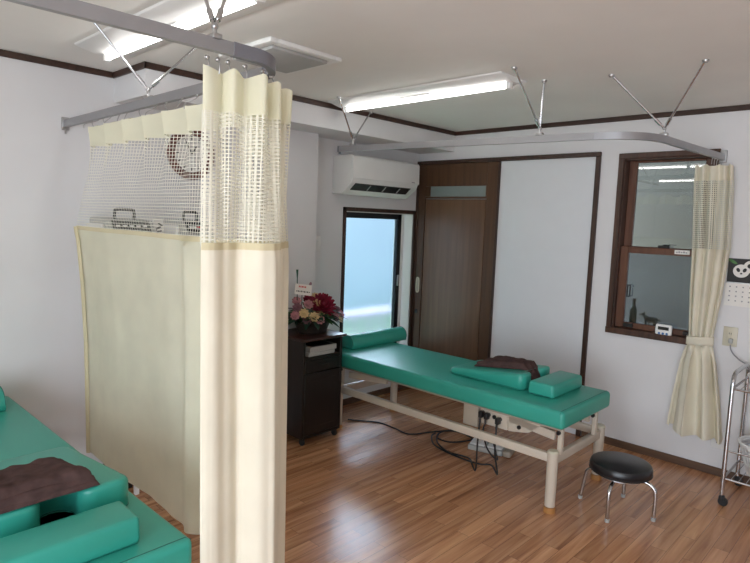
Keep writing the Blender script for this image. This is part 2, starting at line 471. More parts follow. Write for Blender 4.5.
boxb(bm, (1.983, .014, 1.196), (2.005, .022, 1.204)); boxb(bm, (1.983, .014, 1.116), (2.005, .022, 1.124))
obj('sash_pull', bm, 'black', ls)
# what the pane looks out on: an outer ledge and a near grey wall
bm = BM(); boxb(bm, (1.5, .13, .84), (2.9, .30, .900), .004, 1); struct('trim_5', bm, 'outwall', 'grey outer ledge seen through the sash window', 'ledge')
bm = BM(); boxb(bm, (.2, .9, -.1), (3.6, 1.0, 3.2)); struct('wall_outside', bm, 'outwall', 'plain grey wall outside the sash window', 'wall')

# ---- window_2: frosted window in the back wall
w2 = tag(bpy.data.objects.new('window_2', None), 'tall frosted window with dark frame in the far corner', 'window', None, 'structure')
COL.objects.link(w2); w2.location = (0, (BY0+BY1)/2, BZ0)
bm = BM()
boxb(bm, (.0, BY0, BZ0), (.014, by0+.003, BZ1), .002, 1); boxb(bm, (.0, by1-.003, BZ0), (.014, BY1, BZ1), .002, 1)
boxb(bm, (.0, BY0, bz1-.003), (.014, BY1, BZ1), .002, 1); boxb(bm, (.0, BY0, BZ0), (.05, BY1, bz0+.003), .002, 1)
obj('window_casing', bm, 'darkwood_v', w2)
bm = BM()
boxb(bm, (-.149, by0, bz0), (-.001, by0+.010, bz1)); boxb(bm, (-.149, by1-.010, bz0), (-.001, by1, bz1)); boxb(bm, (-.149, by0, bz1-.010), (-.001, by1, bz1))
obj('window_reveal', bm, 'enamel', w2, False)
gx = -.05; gy1 = -.235
bm = BM()
boxb(bm, (gx-.02, by0+.010, bz0), (gx+.02, by0+.016, bz1-.01)); boxb(bm, (gx-.02, gy1, bz0), (gx+.02, gy1+.052, bz1-.01), .003, 1)
boxb(bm, (gx-.02, by0+.010, bz1-.058), (gx+.02, gy1+.052, bz1-.010), .003, 1); boxb(bm, (gx-.02, by0+.010, bz0), (gx+.02, gy1, bz0+.045), .003, 1)
s2 = obj('window_sash', bm, 'sashblack', w2)
bm = BM(); boxb(bm, (gx-.003, by0+.014, bz0+.04), (gx+.003, gy1+.004, bz1-.05)); obj('frosted_pane', bm, 'frost', s2, False)
bm = BM(); boxb(bm, (gx+.02, gy1+.012, 1.00), (gx+.034, gy1+.036, 1.10), .004, 2); obj('crescent_lock', bm, 'steel', s2)
bm = BM(); boxb(bm, (-.145, gy1+.075, bz0), (-.10, by1-.010, bz1-.01), .003, 1); obj('outer_sash', bm, 'enamel', w2)

# beyond the frosted window: lawn, balcony rail
bm = BM(); boxb(bm, (-14, -6, -.12), (-.16, 8, -.08)); tag(obj('ground_outside', bm, 'grass', None, False), 'pale green ground seen blurred through the frosted window', 'ground', None, 'structure')
t = thing('balcony_railing', (-1.1, -.5, 0), 'mauve railing blurred behind the frosted corner window', 'railing')
bm = BM(); boxb(bm, (-1.13, -3.2, .50), (-1.07, 2.2, .56), .01, 2); obj('top_rail', bm, 'fencepaint', t)
for k in range(10):
    bm = BM(); boxb(bm, (-1.115, -1.25+.22*k, -.08), (-1.085, -1.22+.22*k, .50), .004, 1); obj('baluster', bm, 'fencepaint', t)
bm = BM(); boxb(bm, (-4.2, -6, -.1), (-4.0, 8, 3.0)); boxb(bm, (-4.25, -6, 3.0), (-3.9, 8, 3.1))  # added wall, its blue stands in for sky light scattered by frosted glass
tag(obj('sky_tone_wall', bm, mat_plain('scattered_sky_blue', (.72, .82, .93), .9, var=.05, scale=1), None, False), 'added pale bluish wall giving the frosted corner window its sky tone', 'wall', None, 'structure')
# ================================================================== CEILING LAMPS, VENT
def lamp(name, x0, x1, yc, label):
    t = thing(name, ((x0+x1)/2, yc, CH), label, 'ceiling lamp', 'fluorescent ceiling lamps')
    bm = BM()      # ridge-shaped housing: wide at the ceiling, narrow where the tube sits
    extrude_poly(bm, [(yc-.140, CH), (yc-.135, CH-.010), (yc-.028, CH-.030), (yc+.028, CH-.030), (yc+.135, CH-.010), (yc+.140, CH)], 'x', x0, x1, .002, 1)
    obj('housing', bm, 'enamel', t)
    for xa in (x0+.045, x1-.030):
        bm = BM(); boxb(bm, (xa-.014, yc-.017, CH-.064), (xa+.014, yc+.017, CH-.028), .005, 2); obj('tube_socket', bm, 'white', t)
    bm = BM(); lathe(bm, [(0, x0+.058), (.011, x0+.060), (.011, x1-.045), (0, x1-.043)], (0, yc, CH-.048), 16, 'X'); obj('tube', bm, 'tube', t)
    bm = BM(); boxb(bm, ((x0+x1)/2-.12, yc-.032, CH-.034), ((x0+x1)/2+.12, yc+.032, CH-.028), .002, 1); obj('cover_plate', bm, 'enamel', t)
    return t
lamp('fluorescent_lamp', .47, 1.83, -1.44, 'lit fluorescent ceiling lamp in front of the air conditioner')
lamp('fluorescent_lamp', .45, 1.81, -3.06, 'lit fluorescent ceiling lamp above the cream partition curtain')
lamp('fluorescent_lamp', .35, 1.71, -5.12, 'lit fluorescent ceiling lamp mirrored as the lower bar in the sash window')
lamp('fluorescent_lamp', 3.6, 4.96, -2.6, 'added unseen fluorescent ceiling lamp filling the room from behind the camera')  # unseen lamp, added as fill light for the room
# ceiling vent
t = thing('ceiling_vent', (1.11, -2.465, CH), 'square white ceiling vent with a grey panel above the curtain corner', 'vent')
bm = BM()
a, b_, c_, d_ = .895, 1.33, -2.682, -2.247
for lo, hi in (((a, c_, CH-.022), (b_, c_+.045, CH)), ((a, d_-.045, CH-.022), (b_, d_, CH)), ((a, c_+.045, CH-.022), (a+.045, d_-.045, CH)), ((b_-.045, c_+.045, CH-.022), (b_, d_-.045, CH))):
    boxb(bm, lo, hi, .005, 2)
obj('vent_frame', bm, 'enamel', t)
bm = BM(); boxb(bm, (a+.05, c_+.05, CH-.034), (b_-.05, d_-.05, CH-.004), .006, 2); obj('vent_panel', bm, 'ventgrey', t)

# ================================================================== AIR CONDITIONER, SWITCH, CLOCK
AY0, AY1 = -1.09, -.29
t = thing('air_conditioner', (0, (AY0+AY1)/2, 1.80), 'white wall-mounted air conditioner with open louvre above the frosted window', 'air conditioner')
bm = BM()
extrude_poly(bm, [(.0, 1.80), (.0, 2.105), (.205, 2.105), (.232, 2.09), (.238, 1.915), (.225, 1.885), (.120, 1.80)], 'y', AY0, AY1, .008, 3)
obj('body', bm, 'ac', t)
bm = BM(); extrude_poly(bm, [(.20, 2.106), (.236, 2.095), (.245, 2.08), (.247, 1.922), (.238, 1.916), (.225, 1.95)], 'y', AY0-.002, AY1+.002, .004, 2); obj('front_panel', bm, 'ac', t)
def slope(u, off):    # along the lower slope from front (0) to back (1)
    return (.2335+(.122-.2335)*u+off*.62, 1.893+(1.800-1.893)*u-off*.78)
def slope_box(bm, u0, u1, o0, o1, ya, yb, bev=0):
    extrude_poly(bm, [slope(u0, o0), slope(u1, o0), slope(u1, o1), slope(u0, o1)], 'y', ya, yb, bev, 1)
bm = BM(); slope_box(bm, .10, .62, -.004, .005, AY0+.045, AY1-.085); obj('louvre_opening', bm, 'black', t, False)
bm = BM(); slope_box(bm, .60, .98, .006, .012, AY0+.03, AY1-.06, .002); obj('louvre_flap', bm, 'ac', t)
for yy in (AY0+.22, AY0+.40, AY0+.58):
    bm = BM(); slope_box(bm, .16, .56, .004, .010, yy, yy+.006); obj('air_guide', bm, 'devgrey', t, False)
bm = BM(); boxb(bm, (.239, AY1-.10, 1.93), (.2485, AY1-.06, 1.937)); obj('indicator', bm, 'greyink', t, False)

t = thing('light_switch', (0, -1.235, 1.40), 'small white switch plate in the recess beside the pillar', 'switch')
bm = BM(); boxb(bm, (0.0005, -1.275, 1.34), (.008, -1.20, 1.455), .003, 2); obj('plate', bm, 'white', t)
bm = BM(); boxb(bm, (.008, -1.252, 1.37), (.012, -1.223, 1.425), .002, 1); obj('rocker', bm, 'enamel', t)

t = thing('wall_clock', (0, -2.335, 1.985), 'round wall clock with reddish wood rim seen through the curtain net', 'clock')
cc = (.002, -2.335, 1.985)
bm = BM(); lathe(bm, [(0, 0), (.165, 0), (.168, .018), (.155, .036), (.132, .038), (.122, .026), (.118, .010), (0, .009)], cc, 40, 'X')
obj('rim', bm, 'clockrim', t)
bm = BM(); lathe(bm, [(0, .011), (.117, .011), (.119, .013), (.117, .015), (0, .015)], cc, 40, 'X'); obj('dial', bm, 'paper', t, ang=20)
for k in range(12):
    a = PI/2-k*PI/6; bm = BM()
    rot = Matrix.Rotation(a, 3, 'X')
    box(bm, (.0178, cc[1]+.100*math.cos(a), cc[2]+.100*math.sin(a)), (.001, .024 if k % 3 == 0 else .016, .007), rot=rot); obj('hour_mark', bm, 'blackink', t, False)
for a, l, wd in ((math.radians(55), .060, .009), (math.radians(118), .085, .006)):
    bm = BM(); box(bm, (.0186, cc[1]+l/2*math.cos(a), cc[2]+l/2*math.sin(a)), (.0012, l, wd), rot=Matrix.Rotation(a, 3, 'X')); obj('clock_hand', bm, 'blackink', t, False)

# ================================================================== CURTAIN RAILS
def arc(cx, cy, r, a0, a1, z, n=10):
    return [(cx+r*math.cos(math.radians(a0+(a1-a0)*k/n)), cy+r*math.sin(math.radians(a0+(a1-a0)*k/n)), z) for k in range(n+1)]
def strut(t, a, b, rod=.0055):
    a = Vector(a); b = Vector(b); bm = BM(); tube(bm, [a, b], rod, 8)
    d_ = (b-a).normalized(); tube(bm, [b-d_*.07, b-d_*.03], rod*1.7, 8)
    s = obj('strut', bm, 'chrome', t)
    bm = BM(); lathe(bm, [(0, a.z-.012), (.010, a.z-.012), (.016, a.z-.003), (.016, a.z), (0, a.z)], (a.x, a.y, 0), 12); obj('ceiling_foot', bm, 'steel', s)
def clamp(t, p):
    bm = BM(); p = Vector(p); box(bm, p+Vector((0, 0, .004)), (.040, .030, .016), .004, 2); tube(bm, [p+Vector((0, 0, .01)), p+Vector((0, 0, .035))], .007, 8)
    ell(bm, p+Vector((0, 0, .034)), (.011, .011, .011), 10, 6)
    obj('clamp', bm, 'steel', t)

RW, RH = .022, .038
zl = 2.081
t = thing('curtain_rail', (1.0, -3.11, zl), 'grey L-shaped curtain rail at the left carrying the partition curtains', 'curtain rail', 'ceiling-hung curtain rails')
ZF = 2.098; YR = -3.087
bm = BM(); sweep_rect(bm, [(.004, YR-.008, 2.070), (1.86, YR, 2.084)], RW, RH); obj('long_rail', bm, 'alu', t, False)
bm = BM(); cnr = arc(1.86, YR-.105, .105, 90, 0, ZF, 12); sweep_rect(bm, [(1.855, YR, 2.084)]+[(x, y, 2.084+(ZF-2.084)*k/12) for k, (x, y, z) in enumerate(cnr)]+[(1.965, -3.285, ZF)], RW+.003, RH+.003); obj('corner_joint', bm, 'alu_dark', t)
bm = BM(); sweep_rect(bm, [(1.965, -3.283, ZF), (1.965, -4.2, 2.088), (1.965, YL+.004, 2.088)], RW, RH); obj('front_rail', bm, 'alu', t, False)
bm = BM(); boxb(bm, (.0005, YR-.028, 2.035), (.012, YR+.012, 2.105), .003, 1); boxb(bm, (.006, YR-.012, 2.015), (.012, YR-.004, 2.04)); obj('wall_bracket', bm, 'steel', t)
jt = (1.0, YR-.004, 2.098); clamp(t, jt); jz = Vector(jt)+Vector((0, 0, .034))
strut(t, (.96, -3.33, CH), jz); strut(t, (.93, -2.81, CH), jz)
jt = (1.965, -3.345, 2.116); clamp(t, jt); jz = Vector(jt)+Vector((0, 0, .030))
strut(t, (1.80, -3.33, CH), jz); strut(t, (1.90, -3.22, CH), jz)

t = thing('curtain_rail', (1.4, -1.3, 2.1), 'silver L-shaped curtain rail hung over the far massage table', 'curtain rail', 'ceiling-hung curtain rails')
ra, rb = Vector((.445, -1.425, 2.092)), Vector((2.20, -1.222, 2.084))
bm = BM()
sweep_rect(bm, [ra, rb], RW, RH); obj('long_rail', bm, 'alu', t, False)
cv = bez([rb, (2.32, -1.190, 2.083), (2.415, -1.105, 2.082), (2.462, -.98, 2.082), (2.474, -.84, 2.081)], 6)
bm = BM(); sweep_rect(bm, cv, RW, RH); obj('curved_rail', bm, 'alu', t)
bm = BM(); sweep_rect(bm, [(2.474, -.84, 2.081), (2.527, -.004, 2.080)], RW, RH); obj('short_rail', bm, 'alu', t, False)
bm = BM(); boxb(bm, (2.507, -.013, 2.045), (2.547, -.0005, 2.125), .003, 1); obj('wall_bracket', bm, 'steel', t)
bm = BM(); box(bm, ra+Vector((-.008, 0, 0)), (.02, .026, .042), .003, 1); tube(bm, [ra+Vector((-.004, 0, -.02)), ra+Vector((-.004, 0, -.034))], .008, 8); obj('end_cap', bm, 'alu_dark', t)
for p, fs in (((.56, -1.412, 2.114), ((.62, -1.61), (.425, -1.105))), ((1.90, -1.257, 2.107), ((1.92, -1.60), (1.915, -1.27))), ((2.463, -.96, 2.104), ((2.25, -1.18), (2.70, -1.205)))):
    clamp(t, p); jz = Vector(p)+Vector((0, 0, .034))
    for q in fs: strut(t, (*q, CH), jz)

# ================================================================== CURTAINS
def net(bm, S, u_n, v_n, wu, wv, sub):
    """open net of flat strands: S(u,v) surface; u_n cells across, v_n down"""
    def ribbon(pts0, pts1):
        a = [bm.verts.new(p) for p in pts0]; b = [bm.verts.new(p) for p in pts1]
        for i in range(len(a)-1): bm.faces.new((a[i], a[i+1], b[i+1], b[i]))
    for j in range(v_n+1):
        v0 = max(0, j/v_n-wv/2); v1 = min(1, j/v_n+wv/2)
        n = u_n*sub
        ribbon([S(k/n, v0) for k in range(n+1)], [S(k/n, v1) for k in range(n+1)])
    nv = max(8, v_n//3)
    for i in range(u_n+1):
        u0 = max(0, i/u_n-wu/2); u1 = min(1, i/u_n+wu/2)
        ribbon([S(u0, k/nv) for k in range(nv+1)], [S(u1, k/nv) for k in range(nv+1)])

def tri(s):      # triangle wave -1..1
    s = s % 1.0
    return 4*abs(s-.5)-1

# --- long flat curtain along the wall-side rail
t = thing('partition_curtain', (.95, -3.11, .3), 'long cream curtain hanging flat beside the left massage table, net top', 'curtain', 'cream curtains with net tops')
def interp(tab, z):
    tab = sorted(tab)
    if z <= tab[0][0]: return tab[0][1]
    for (a, va), (b, vb) in zip(tab, tab[1:]):
        if z <= b: return va+(vb-va)*(z-a)/(b-a)
    return tab[-1][1]
EDGE = [(2.03, .425), (1.93, .41), (1.7, .275), (1.5, .168), (1.44, .205), (1.2, .255), (.9, .282), (.5, .287), (.26, .29)]
hooks_x = [.395, .465, .535, .62, .72, .80, .93, 1.08, 1.17, 1.30, 1.42, 1.52, 1.62, 1.72, 1.82]
def long_pt(u, z):
    e = interp(EDGE, z); x = e+(1.86-e)*u
    k = max(0, min(1, (z-1.5)/.5))           # folds open towards the hem
    f = .050*k*k*tri(u*7.5+.1)+.009*(1-k*.6)*math.sin(u*2*PI*2.4+1.0)+.0015*math.sin(u*2*PI*9+z*1.5)
    if z < 1.5:
        f += .030*math.exp(-((u-.735)/.030)**2)*-1 + .022*math.exp(-((u-.80)/.03)**2)
    return Vector((x+.006*math.sin(z*3+u*5), -3.112+f, z))
def hdr_top(u):
    return 2.035-.030*abs(math.sin(PI*(u*7.5+.1)))**1.5
bm = BM(); surf(bm, lambda u, v: long_pt(u, hdr_top(u)+(1.915-hdr_top(u))*v), 150, 6); obj('header_band', bm, 'curtain', t, True, 25)
bm = BM(); net(bm, lambda u, v: long_pt(u, 1.918+(1.500-1.918)*v), 108, 30, .17/108, .16/30, 1); obj('net_panel', bm, 'mesh', t, False)
bm = BM()
def hem_long(u): return .275+.02*u
surf(bm, lambda u, v: long_pt(u, 1.502+(hem_long(u)-1.502)*v), 150, 40); obj('cloth_panel', bm, 'curtain', t)
bm = BM(); surf(bm, lambda u, v: long_pt(u*.022, 1.508+(.275-1.508)*v)+Vector((-.006, -.006-.012*math.sin(PI*u), 0)), 5, 40); obj('side_hem', bm, 'curtain_edge', t)
bm = BM(); surf(bm, lambda u, v: long_pt(u, 1.512-.020*v)+Vector((0, -.003, 0)), 150, 1); obj('top_seam', bm, 'curtain_edge', t)
for hx in hooks_x:
    bm = BM(); u = (hx-.385)/(1.86-.385); p = long_pt(max(0, u), 2.01)
    tube(bm, bez([(hx, -3.09, zl-.022), (hx, -3.10, 2.045), (hx, p.y-.004, 2.02), (hx, p.y-.008, 2.0)], 4), .0022, 5); ell(bm, (hx, -3.09, zl-.020), (.006, .006, .006), 8, 5)
    obj('hook', bm, 'steel', t)

# --- bunched curtain round the rail corner
t = thing('partition_curtain', (1.98, -3.2, .1), 'cream curtain bunched around the rail corner in the foreground, net top', 'curtain', 'cream curtains with net tops')
CP = bez([(1.950, -3.360, 0), (1.985, -3.33, 0), (2.015, -3.24, 0), (2.010, -3.13, 0), (1.955, -3.055, 0), (1.86, -3.035, 0), (1.76, -3.075, 0)], 12)
LEN = [0]
for a, b in zip(CP, CP[1:]): LEN.append(LEN[-1]+(b-a).length)
def cpath(s):
    s = max(0, min(1, s))*LEN[-1]
    for i in range(len(LEN)-1):
        if s <= LEN[i+1]+1e-9:
            f = (s-LEN[i])/(LEN[i+1]-LEN[i]); p = CP[i].lerp(CP[i+1], f); tg = (CP[i+1]-CP[i]).normalized()
            return p, Vector((tg.y, -tg.x, 0)) * 1
    return CP[-1], Vector((0, 1, 0))
def bunch_pt(u, z):
    s = u + .006*math.sin(u*40)
    p, nrm = cpath(s)
    k = max(0, min(1, (z-1.45)/.55))
    top = max(0, min(1, (z-1.90)/.13))
    f = (.004+.024*k)*math.sin(2*PI*(u*7.0+.15)+.5*math.sin(u*9)) + .010*math.sin(2*PI*u*3.1+z*.9)+.002*math.sin(2*PI*u*13+z*2)
    f += .026*(1-k)*math.sin(2*PI*u*2.6+1.6)
    p = p - nrm*f*-1
    c0 = Vector((1.93, -3.20, 0))
    p = p - Vector((.012, .032, 0))*k*max(0, min(1, (u-.30)*3))
    return Vector((p.x, p.y, z))
def btop(u): return 2.036-.034*u-.012*abs(math.sin(PI*u*7))
bm = BM(); surf(bm, lambda u, v: bunch_pt(u, btop(u)+(1.905-btop(u))*v), 170, 8); obj('header_band', bm, 'curtain', t)
bm = BM(); net(bm, lambda u, v: bunch_pt(u, 1.908+(1.503-1.908)*v), 56, 36, .25/56*1.1, .24/36*1.1, 3); obj('net_panel', bm, 'mesh', t, False)
bm = BM(); net(bm, lambda u, v: bunch_pt(u, 1.906+(1.503-1.906)*v)*1+Vector((-.022+.012*math.sin(u*31), .004+.006*math.cos(u*23), 0)), 52, 34, .25/52*1.1, .24/34*1.1, 3); obj('inner_net_fold', bm, 'mesh', t, False)
bm = BM(); surf(bm, lambda u, v: bunch_pt(u, 1.505+(.09-1.505)*v), 170, 30); obj('cloth_panel', bm, 'curtain_pale', t)
bm = BM(); surf(bm, lambda u, v: bunch_pt(u, 1.516-.022*v)+Vector((.003, -.001, 0)), 170, 1); obj('top_seam', bm, 'curtain_edge', t)
railp = [(1.965, -3.37), (1.965, -3.335), (1.965, -3.30), (1.965, -3.24), (1.957, -3.17), (1.925, -3.11), (1.87, -3.09)]
for k, (hx, hy) in enumerate(railp):
    bm = BM(); tube(bm, bez([(hx, hy, zl-.022), (hx+.006, hy, 2.05), (hx+.012, hy, 2.035), (hx+.01, hy, 2.015)], 4), .0022, 5); ell(bm, (hx, hy, zl-.024), (.008, .008, .007), 8, 5); obj('hook', bm, 'steel', t)

# --- tied-back curtain at the window
t = thing('partition_curtain', (2.53, -.12, .27), 'cream curtain gathered and tied back beside the sash window', 'curtain', 'cream curtains with net tops')
CW = [(2.03, .215), (1.9, .225), (1.5, .215), (1.2, .185), (.95, .145), (.90, .138), (.86, .150), (.75, .205), (.5, .275), (.27, .325)]
CX = [(2.03, 2.497), (1.5, 2.523), (1.2, 2.518), (.9, 2.512), (.27, 2.527)]
CD = [(2.03, .028), (1.9, .030), (1.5, .032), (1.0, .026), (.9, .020), (.75, .034), (.27, .050)]
def tied_pt(u, z, back=False):
    w_ = interp(CW, z); xc = interp(CX, z); dp = interp(CD, z)
    a = PI*(u*1.12-.06)
    x = xc-w_/2*math.cos(a)
    lo = max(0, min(1, (.92-z)/.12)); q = u**(1+.55*lo)
    y = -.085-dp*1.3*math.sin(a)-dp*(.62*(1-lo)+.0*lo)*math.sin(2*PI*(u*6.0)+.8+.6*math.sin(z*1.3))-dp*.95*lo*math.sin(2*PI*q*3.6+2.6)-dp*.25*lo*math.sin(2*PI*q*8+z*2)-dp*.16*math.sin(2*PI*u*9+z*3)
    return Vector((x+.010*math.sin(2*PI*u*6+.3)*(1 if z < .85 else .5), min(y, -.028), z))
def ttop(u): return 2.030-.014*abs(math.sin(PI*u*5))
bm = BM(); surf(bm, lambda u, v: tied_pt(u, ttop(u)+(1.925-ttop(u))*v), 120, 6); obj('header_band', bm, 'curtain_pale', t)
bm = BM(); net(bm, lambda u, v: tied_pt(u, 1.928+(1.493-1.928)*v), 46, 34, .40/46, .34/34, 3); obj('net_panel', bm, 'mesh', t, False)
bm = BM(); net(bm, lambda u, v: tied_pt(1-u, 1.928+(1.493-1.928)*v)*1+Vector((.0, .018, 0)), 50, 34, .40/50, .34/34, 3); obj('inner_net_fold', bm, 'mesh', t, False)
def thm(u): return .285-.03*u+.012*math.sin(u*11)
bm = BM(); surf(bm, lambda u, v: tied_pt(u, 1.495+(thm(u)-1.495)*v), 130, 60); obj('cloth_panel', bm, 'curtain_pale', t)
bm = BM(); surf(bm, lambda u, v: Vector((2.512+.079*math.cos(2*PI*u), -.094+.042*math.sin(2*PI*u), .868+.056*v+.006*math.cos(2*PI*u))), 40, 3, True); obj('tie_band', bm, 'curtain_pale', t, thick=.004)
for k in range(5):
    bm = BM(); yk = -.02-.045*k; xk = 2.527+(yk/.84)*.053
    tube(bm, bez([(xk, yk, 2.062), (xk-.004, yk, 2.045), (xk-.004, yk, 2.02)], 4), .0022, 5); ell(bm, (xk, yk, 2.06), (.006, .006, .006), 8, 5); obj('hook', bm, 'steel', t)

# ================================================================== MASSAGE TABLES
def vinyl_pad(name, lo, hi, parent, bev=.022):
    bm = BM(); boxb(bm, lo, hi, bev, 5); o = obj(name, bm, 'green', parent); return o
def make_table(name, x0, x1, y0, y1, label, group):
    t = thing(name, ((x0+x1)/2, (y0+y1)/2, 0), label, 'massage table', group)
    m = vinyl_pad('mattress', (x0, y0, .496), (x1, y1, .600), t, .024)
    bm = BM(); tube(bm, [(x1-.024, y0-.0005, .598-.012), (x1-.024, y0+.02, .6002), (x1-.024, y1-.02, .6002), (x1-.024, y1+.0005, .598-.012)], .0016, 5)
    obj('seam', bm, 'green_seam', m)
    bm = BM(); boxb(bm, (x0+.04, y0+.05, .474), (x1-.04, y1-.05, .497), .004, 1); obj('underboard', bm, 'cream_dark', t)
    lx = (x0+.125, x1-.068); ly = (y0+.045, y1+.035)
    for x in lx:
        for y in ly:
            bm = BM(); lathe(bm, [(0, .035), (.029, .035), (.031, .33), (.031, .345), (0, .345)], (x, y, 0), 20); lg = obj('leg', bm, 'cream_metal', t)
            bm = BM(); lathe(bm, [(0, 0), (.033, 0), (.035, .006), (.034, .032), (0, .032)], (x, y, 0), 20); obj('foot_cap', bm, 'footwood', lg)
            bm = BM(); lathe(bm, [(0, .345), (.032, .345), (.032, .352), (.026, .358), (0, .358)], (x, y, 0), 20); obj('top_cap', bm, 'offwhite', lg)
    for y in ly:
        bm = BM(); boxb(bm, (lx[0], y-.016, .288), (lx[1], y+.016, .338), .005, 2); obj('side_rail', bm, 'cream_metal', t)
    for x in lx:
        bm = BM(); boxb(bm, (x-.016, ly[0], .275), (x+.016, ly[1], .330), .005, 2); obj('end_rail', bm, 'cream_metal', t)
    # lifting linkage: slanted arms from the end rails to the underside
    for x, s in ((lx[0], 1), (lx[1], -1)):
        for y in (y0+.09, y1-.10):
            bm = BM(); boxb(bm, (x-.018*s-.014, y-.014, .33), (x-.018*s+.014, y+.014, .476), .004, 1); obj('upright', bm, 'cream_metal', t)
            bm = BM(); dx = .42*s
            extrude_poly(bm, [(x+.03*s, .39), (x+.03*s, .44), (x+dx, .475), (x+dx, .425)], 'y', y+.02, y+.045, .004, 1); obj('lift_arm', bm, 'cream_metal', t)
            bm = BM(); lathe(bm, [(0, -.006), (.012, -.006), (.012, .006), (0, .006)], (x-.012*s, y-.02, .455), 12, 'Y'); obj('bolt', bm, 'black', t)
    xb = x0+(x1-x0)*.68
    bm = BM(); boxb(bm, (xb-.08, y0+.075, .335), (xb+.03, y0+.28, .476), .006, 2); cb = obj('motor_box', bm, 'cream_dark', t)
    bm = BM(); boxb(bm, (xb+.03, y0+.10, .365), (xb+.225, y0+.26, .476), .006, 2); pn = obj('socket_box', bm, 'cream_metal', t)
    for k in range(4):
        bm = BM(); lathe(bm, [(0, -.004), (.013, -.004), (.013, .003), (0, .003)], (xb+.055+.040*k, y0+.097, .435-.004*k), 12, 'Y'); obj('socket', bm, 'black', pn)
    bm = BM(); extrude_poly(bm, [(xb+.225, .36), (xb+.36, .385), (xb+.44, .45), (xb+.44, .476), (xb+.225, .476)], 'y', y0+.11, y0+.14, .004, 1); obj('bracket', bm, 'cream_metal', t)
    bm = BM(); lathe(bm, [(0, -.005), (.012, -.005), (.012, .004), (0, .004)], (xb+.30, y0+.106, .405), 12, 'Y'); obj('bolt', bm, 'black', t)
    bm = BM(); lathe(bm, [(0, -.004), (.010, -.004), (.010, .004), (0, .004)], (x1-.05, y0+.088, .455), 12, 'Y'); obj('bolt', bm, 'black', t)
    return t
TG = 'green massage tables'
far = make_table('massage_table', .255, 2.20, -1.345, -.700, 'green massage table on cream legs below the frosted window', TG)
near = copy_tree(far); near.location = far.location + Vector((-.215, -2.715, 0))
near['label'] = 'green massage table in the left foreground beside the partition curtain'

def bolster(name, x0, x1, y0, y1, z, h, label, group):
    t = thing(name, ((x0+x1)/2, (y0+y1)/2, z), label, 'bolster', group)
    w_ = x1-x0; prof = []
    for k in range(13):
        a = PI*k/12; prof.append(((x0+x1)/2+w_/2*math.cos(a)*(1 if abs(math.cos(a)) < .99 else 1), z+.030+(h-.030)*math.sin(a)))
    prof = [(x1-.004, z), *prof, (x0+.004, z)]
    bm = BM(); extrude_poly(bm, prof, 'y', y0, y1, .006, 2); o = obj('cover', bm, 'green', t)
    for yy in (y0+.004, y1-.004):
        bm = BM(); tube(bm, [(p[0], yy, p[1]) for p in prof[1:-1]], .0022, 5); obj('piping', bm, 'green_seam', o)
    return t
BG = 'green vinyl bolsters'
bolster('bolster', .270, .405, -1.195, -.555, .600, .105, 'half-round green bolster at the window end of the far massage table', BG)
bolster('bolster', .150, .330, -4.02, -3.500, .600, .105, 'green bolster on the left massage table, cut off by the photo edge', BG)

def block(name, x0, x1, y0, y1, z, h, label, group, rot=0):
    cx, cy = (x0+x1)/2, (y0+y1)/2
    t = thing(name, (cx, cy, z), label, 'pillow', group)
    bm = BM(); a, b = (x1-x0)/2, (y1-y0)/2
    extrude_poly(bm, [(cx-a, z), (cx+a, z), (cx+a*.95, z+h*.97), (cx-a*.90, z+h)], 'y', y0, y1, .016, 4)
    o = obj('cover', bm, 'green', t)
    bm = BM(); tube(bm, [(cx-a*.7, y0+.001, z+.008), (cx+a*.75, y0+.001, z+.008)], .0018, 5); obj('seam', bm, 'green_seam', o)
    t.rotation_euler = (0, 0, rot)
    return t
PG = 'green block pillows'
block('block_pillow', 1.875, 2.045, -1.165, -.770, .600, .082, 'green block pillow at the foot of the far massage table', PG)
block('block_pillow', 1.745, 1.905, -3.99, -3.545, .600, .088, 'green block pillow in front of the brown towel, left foreground', PG)

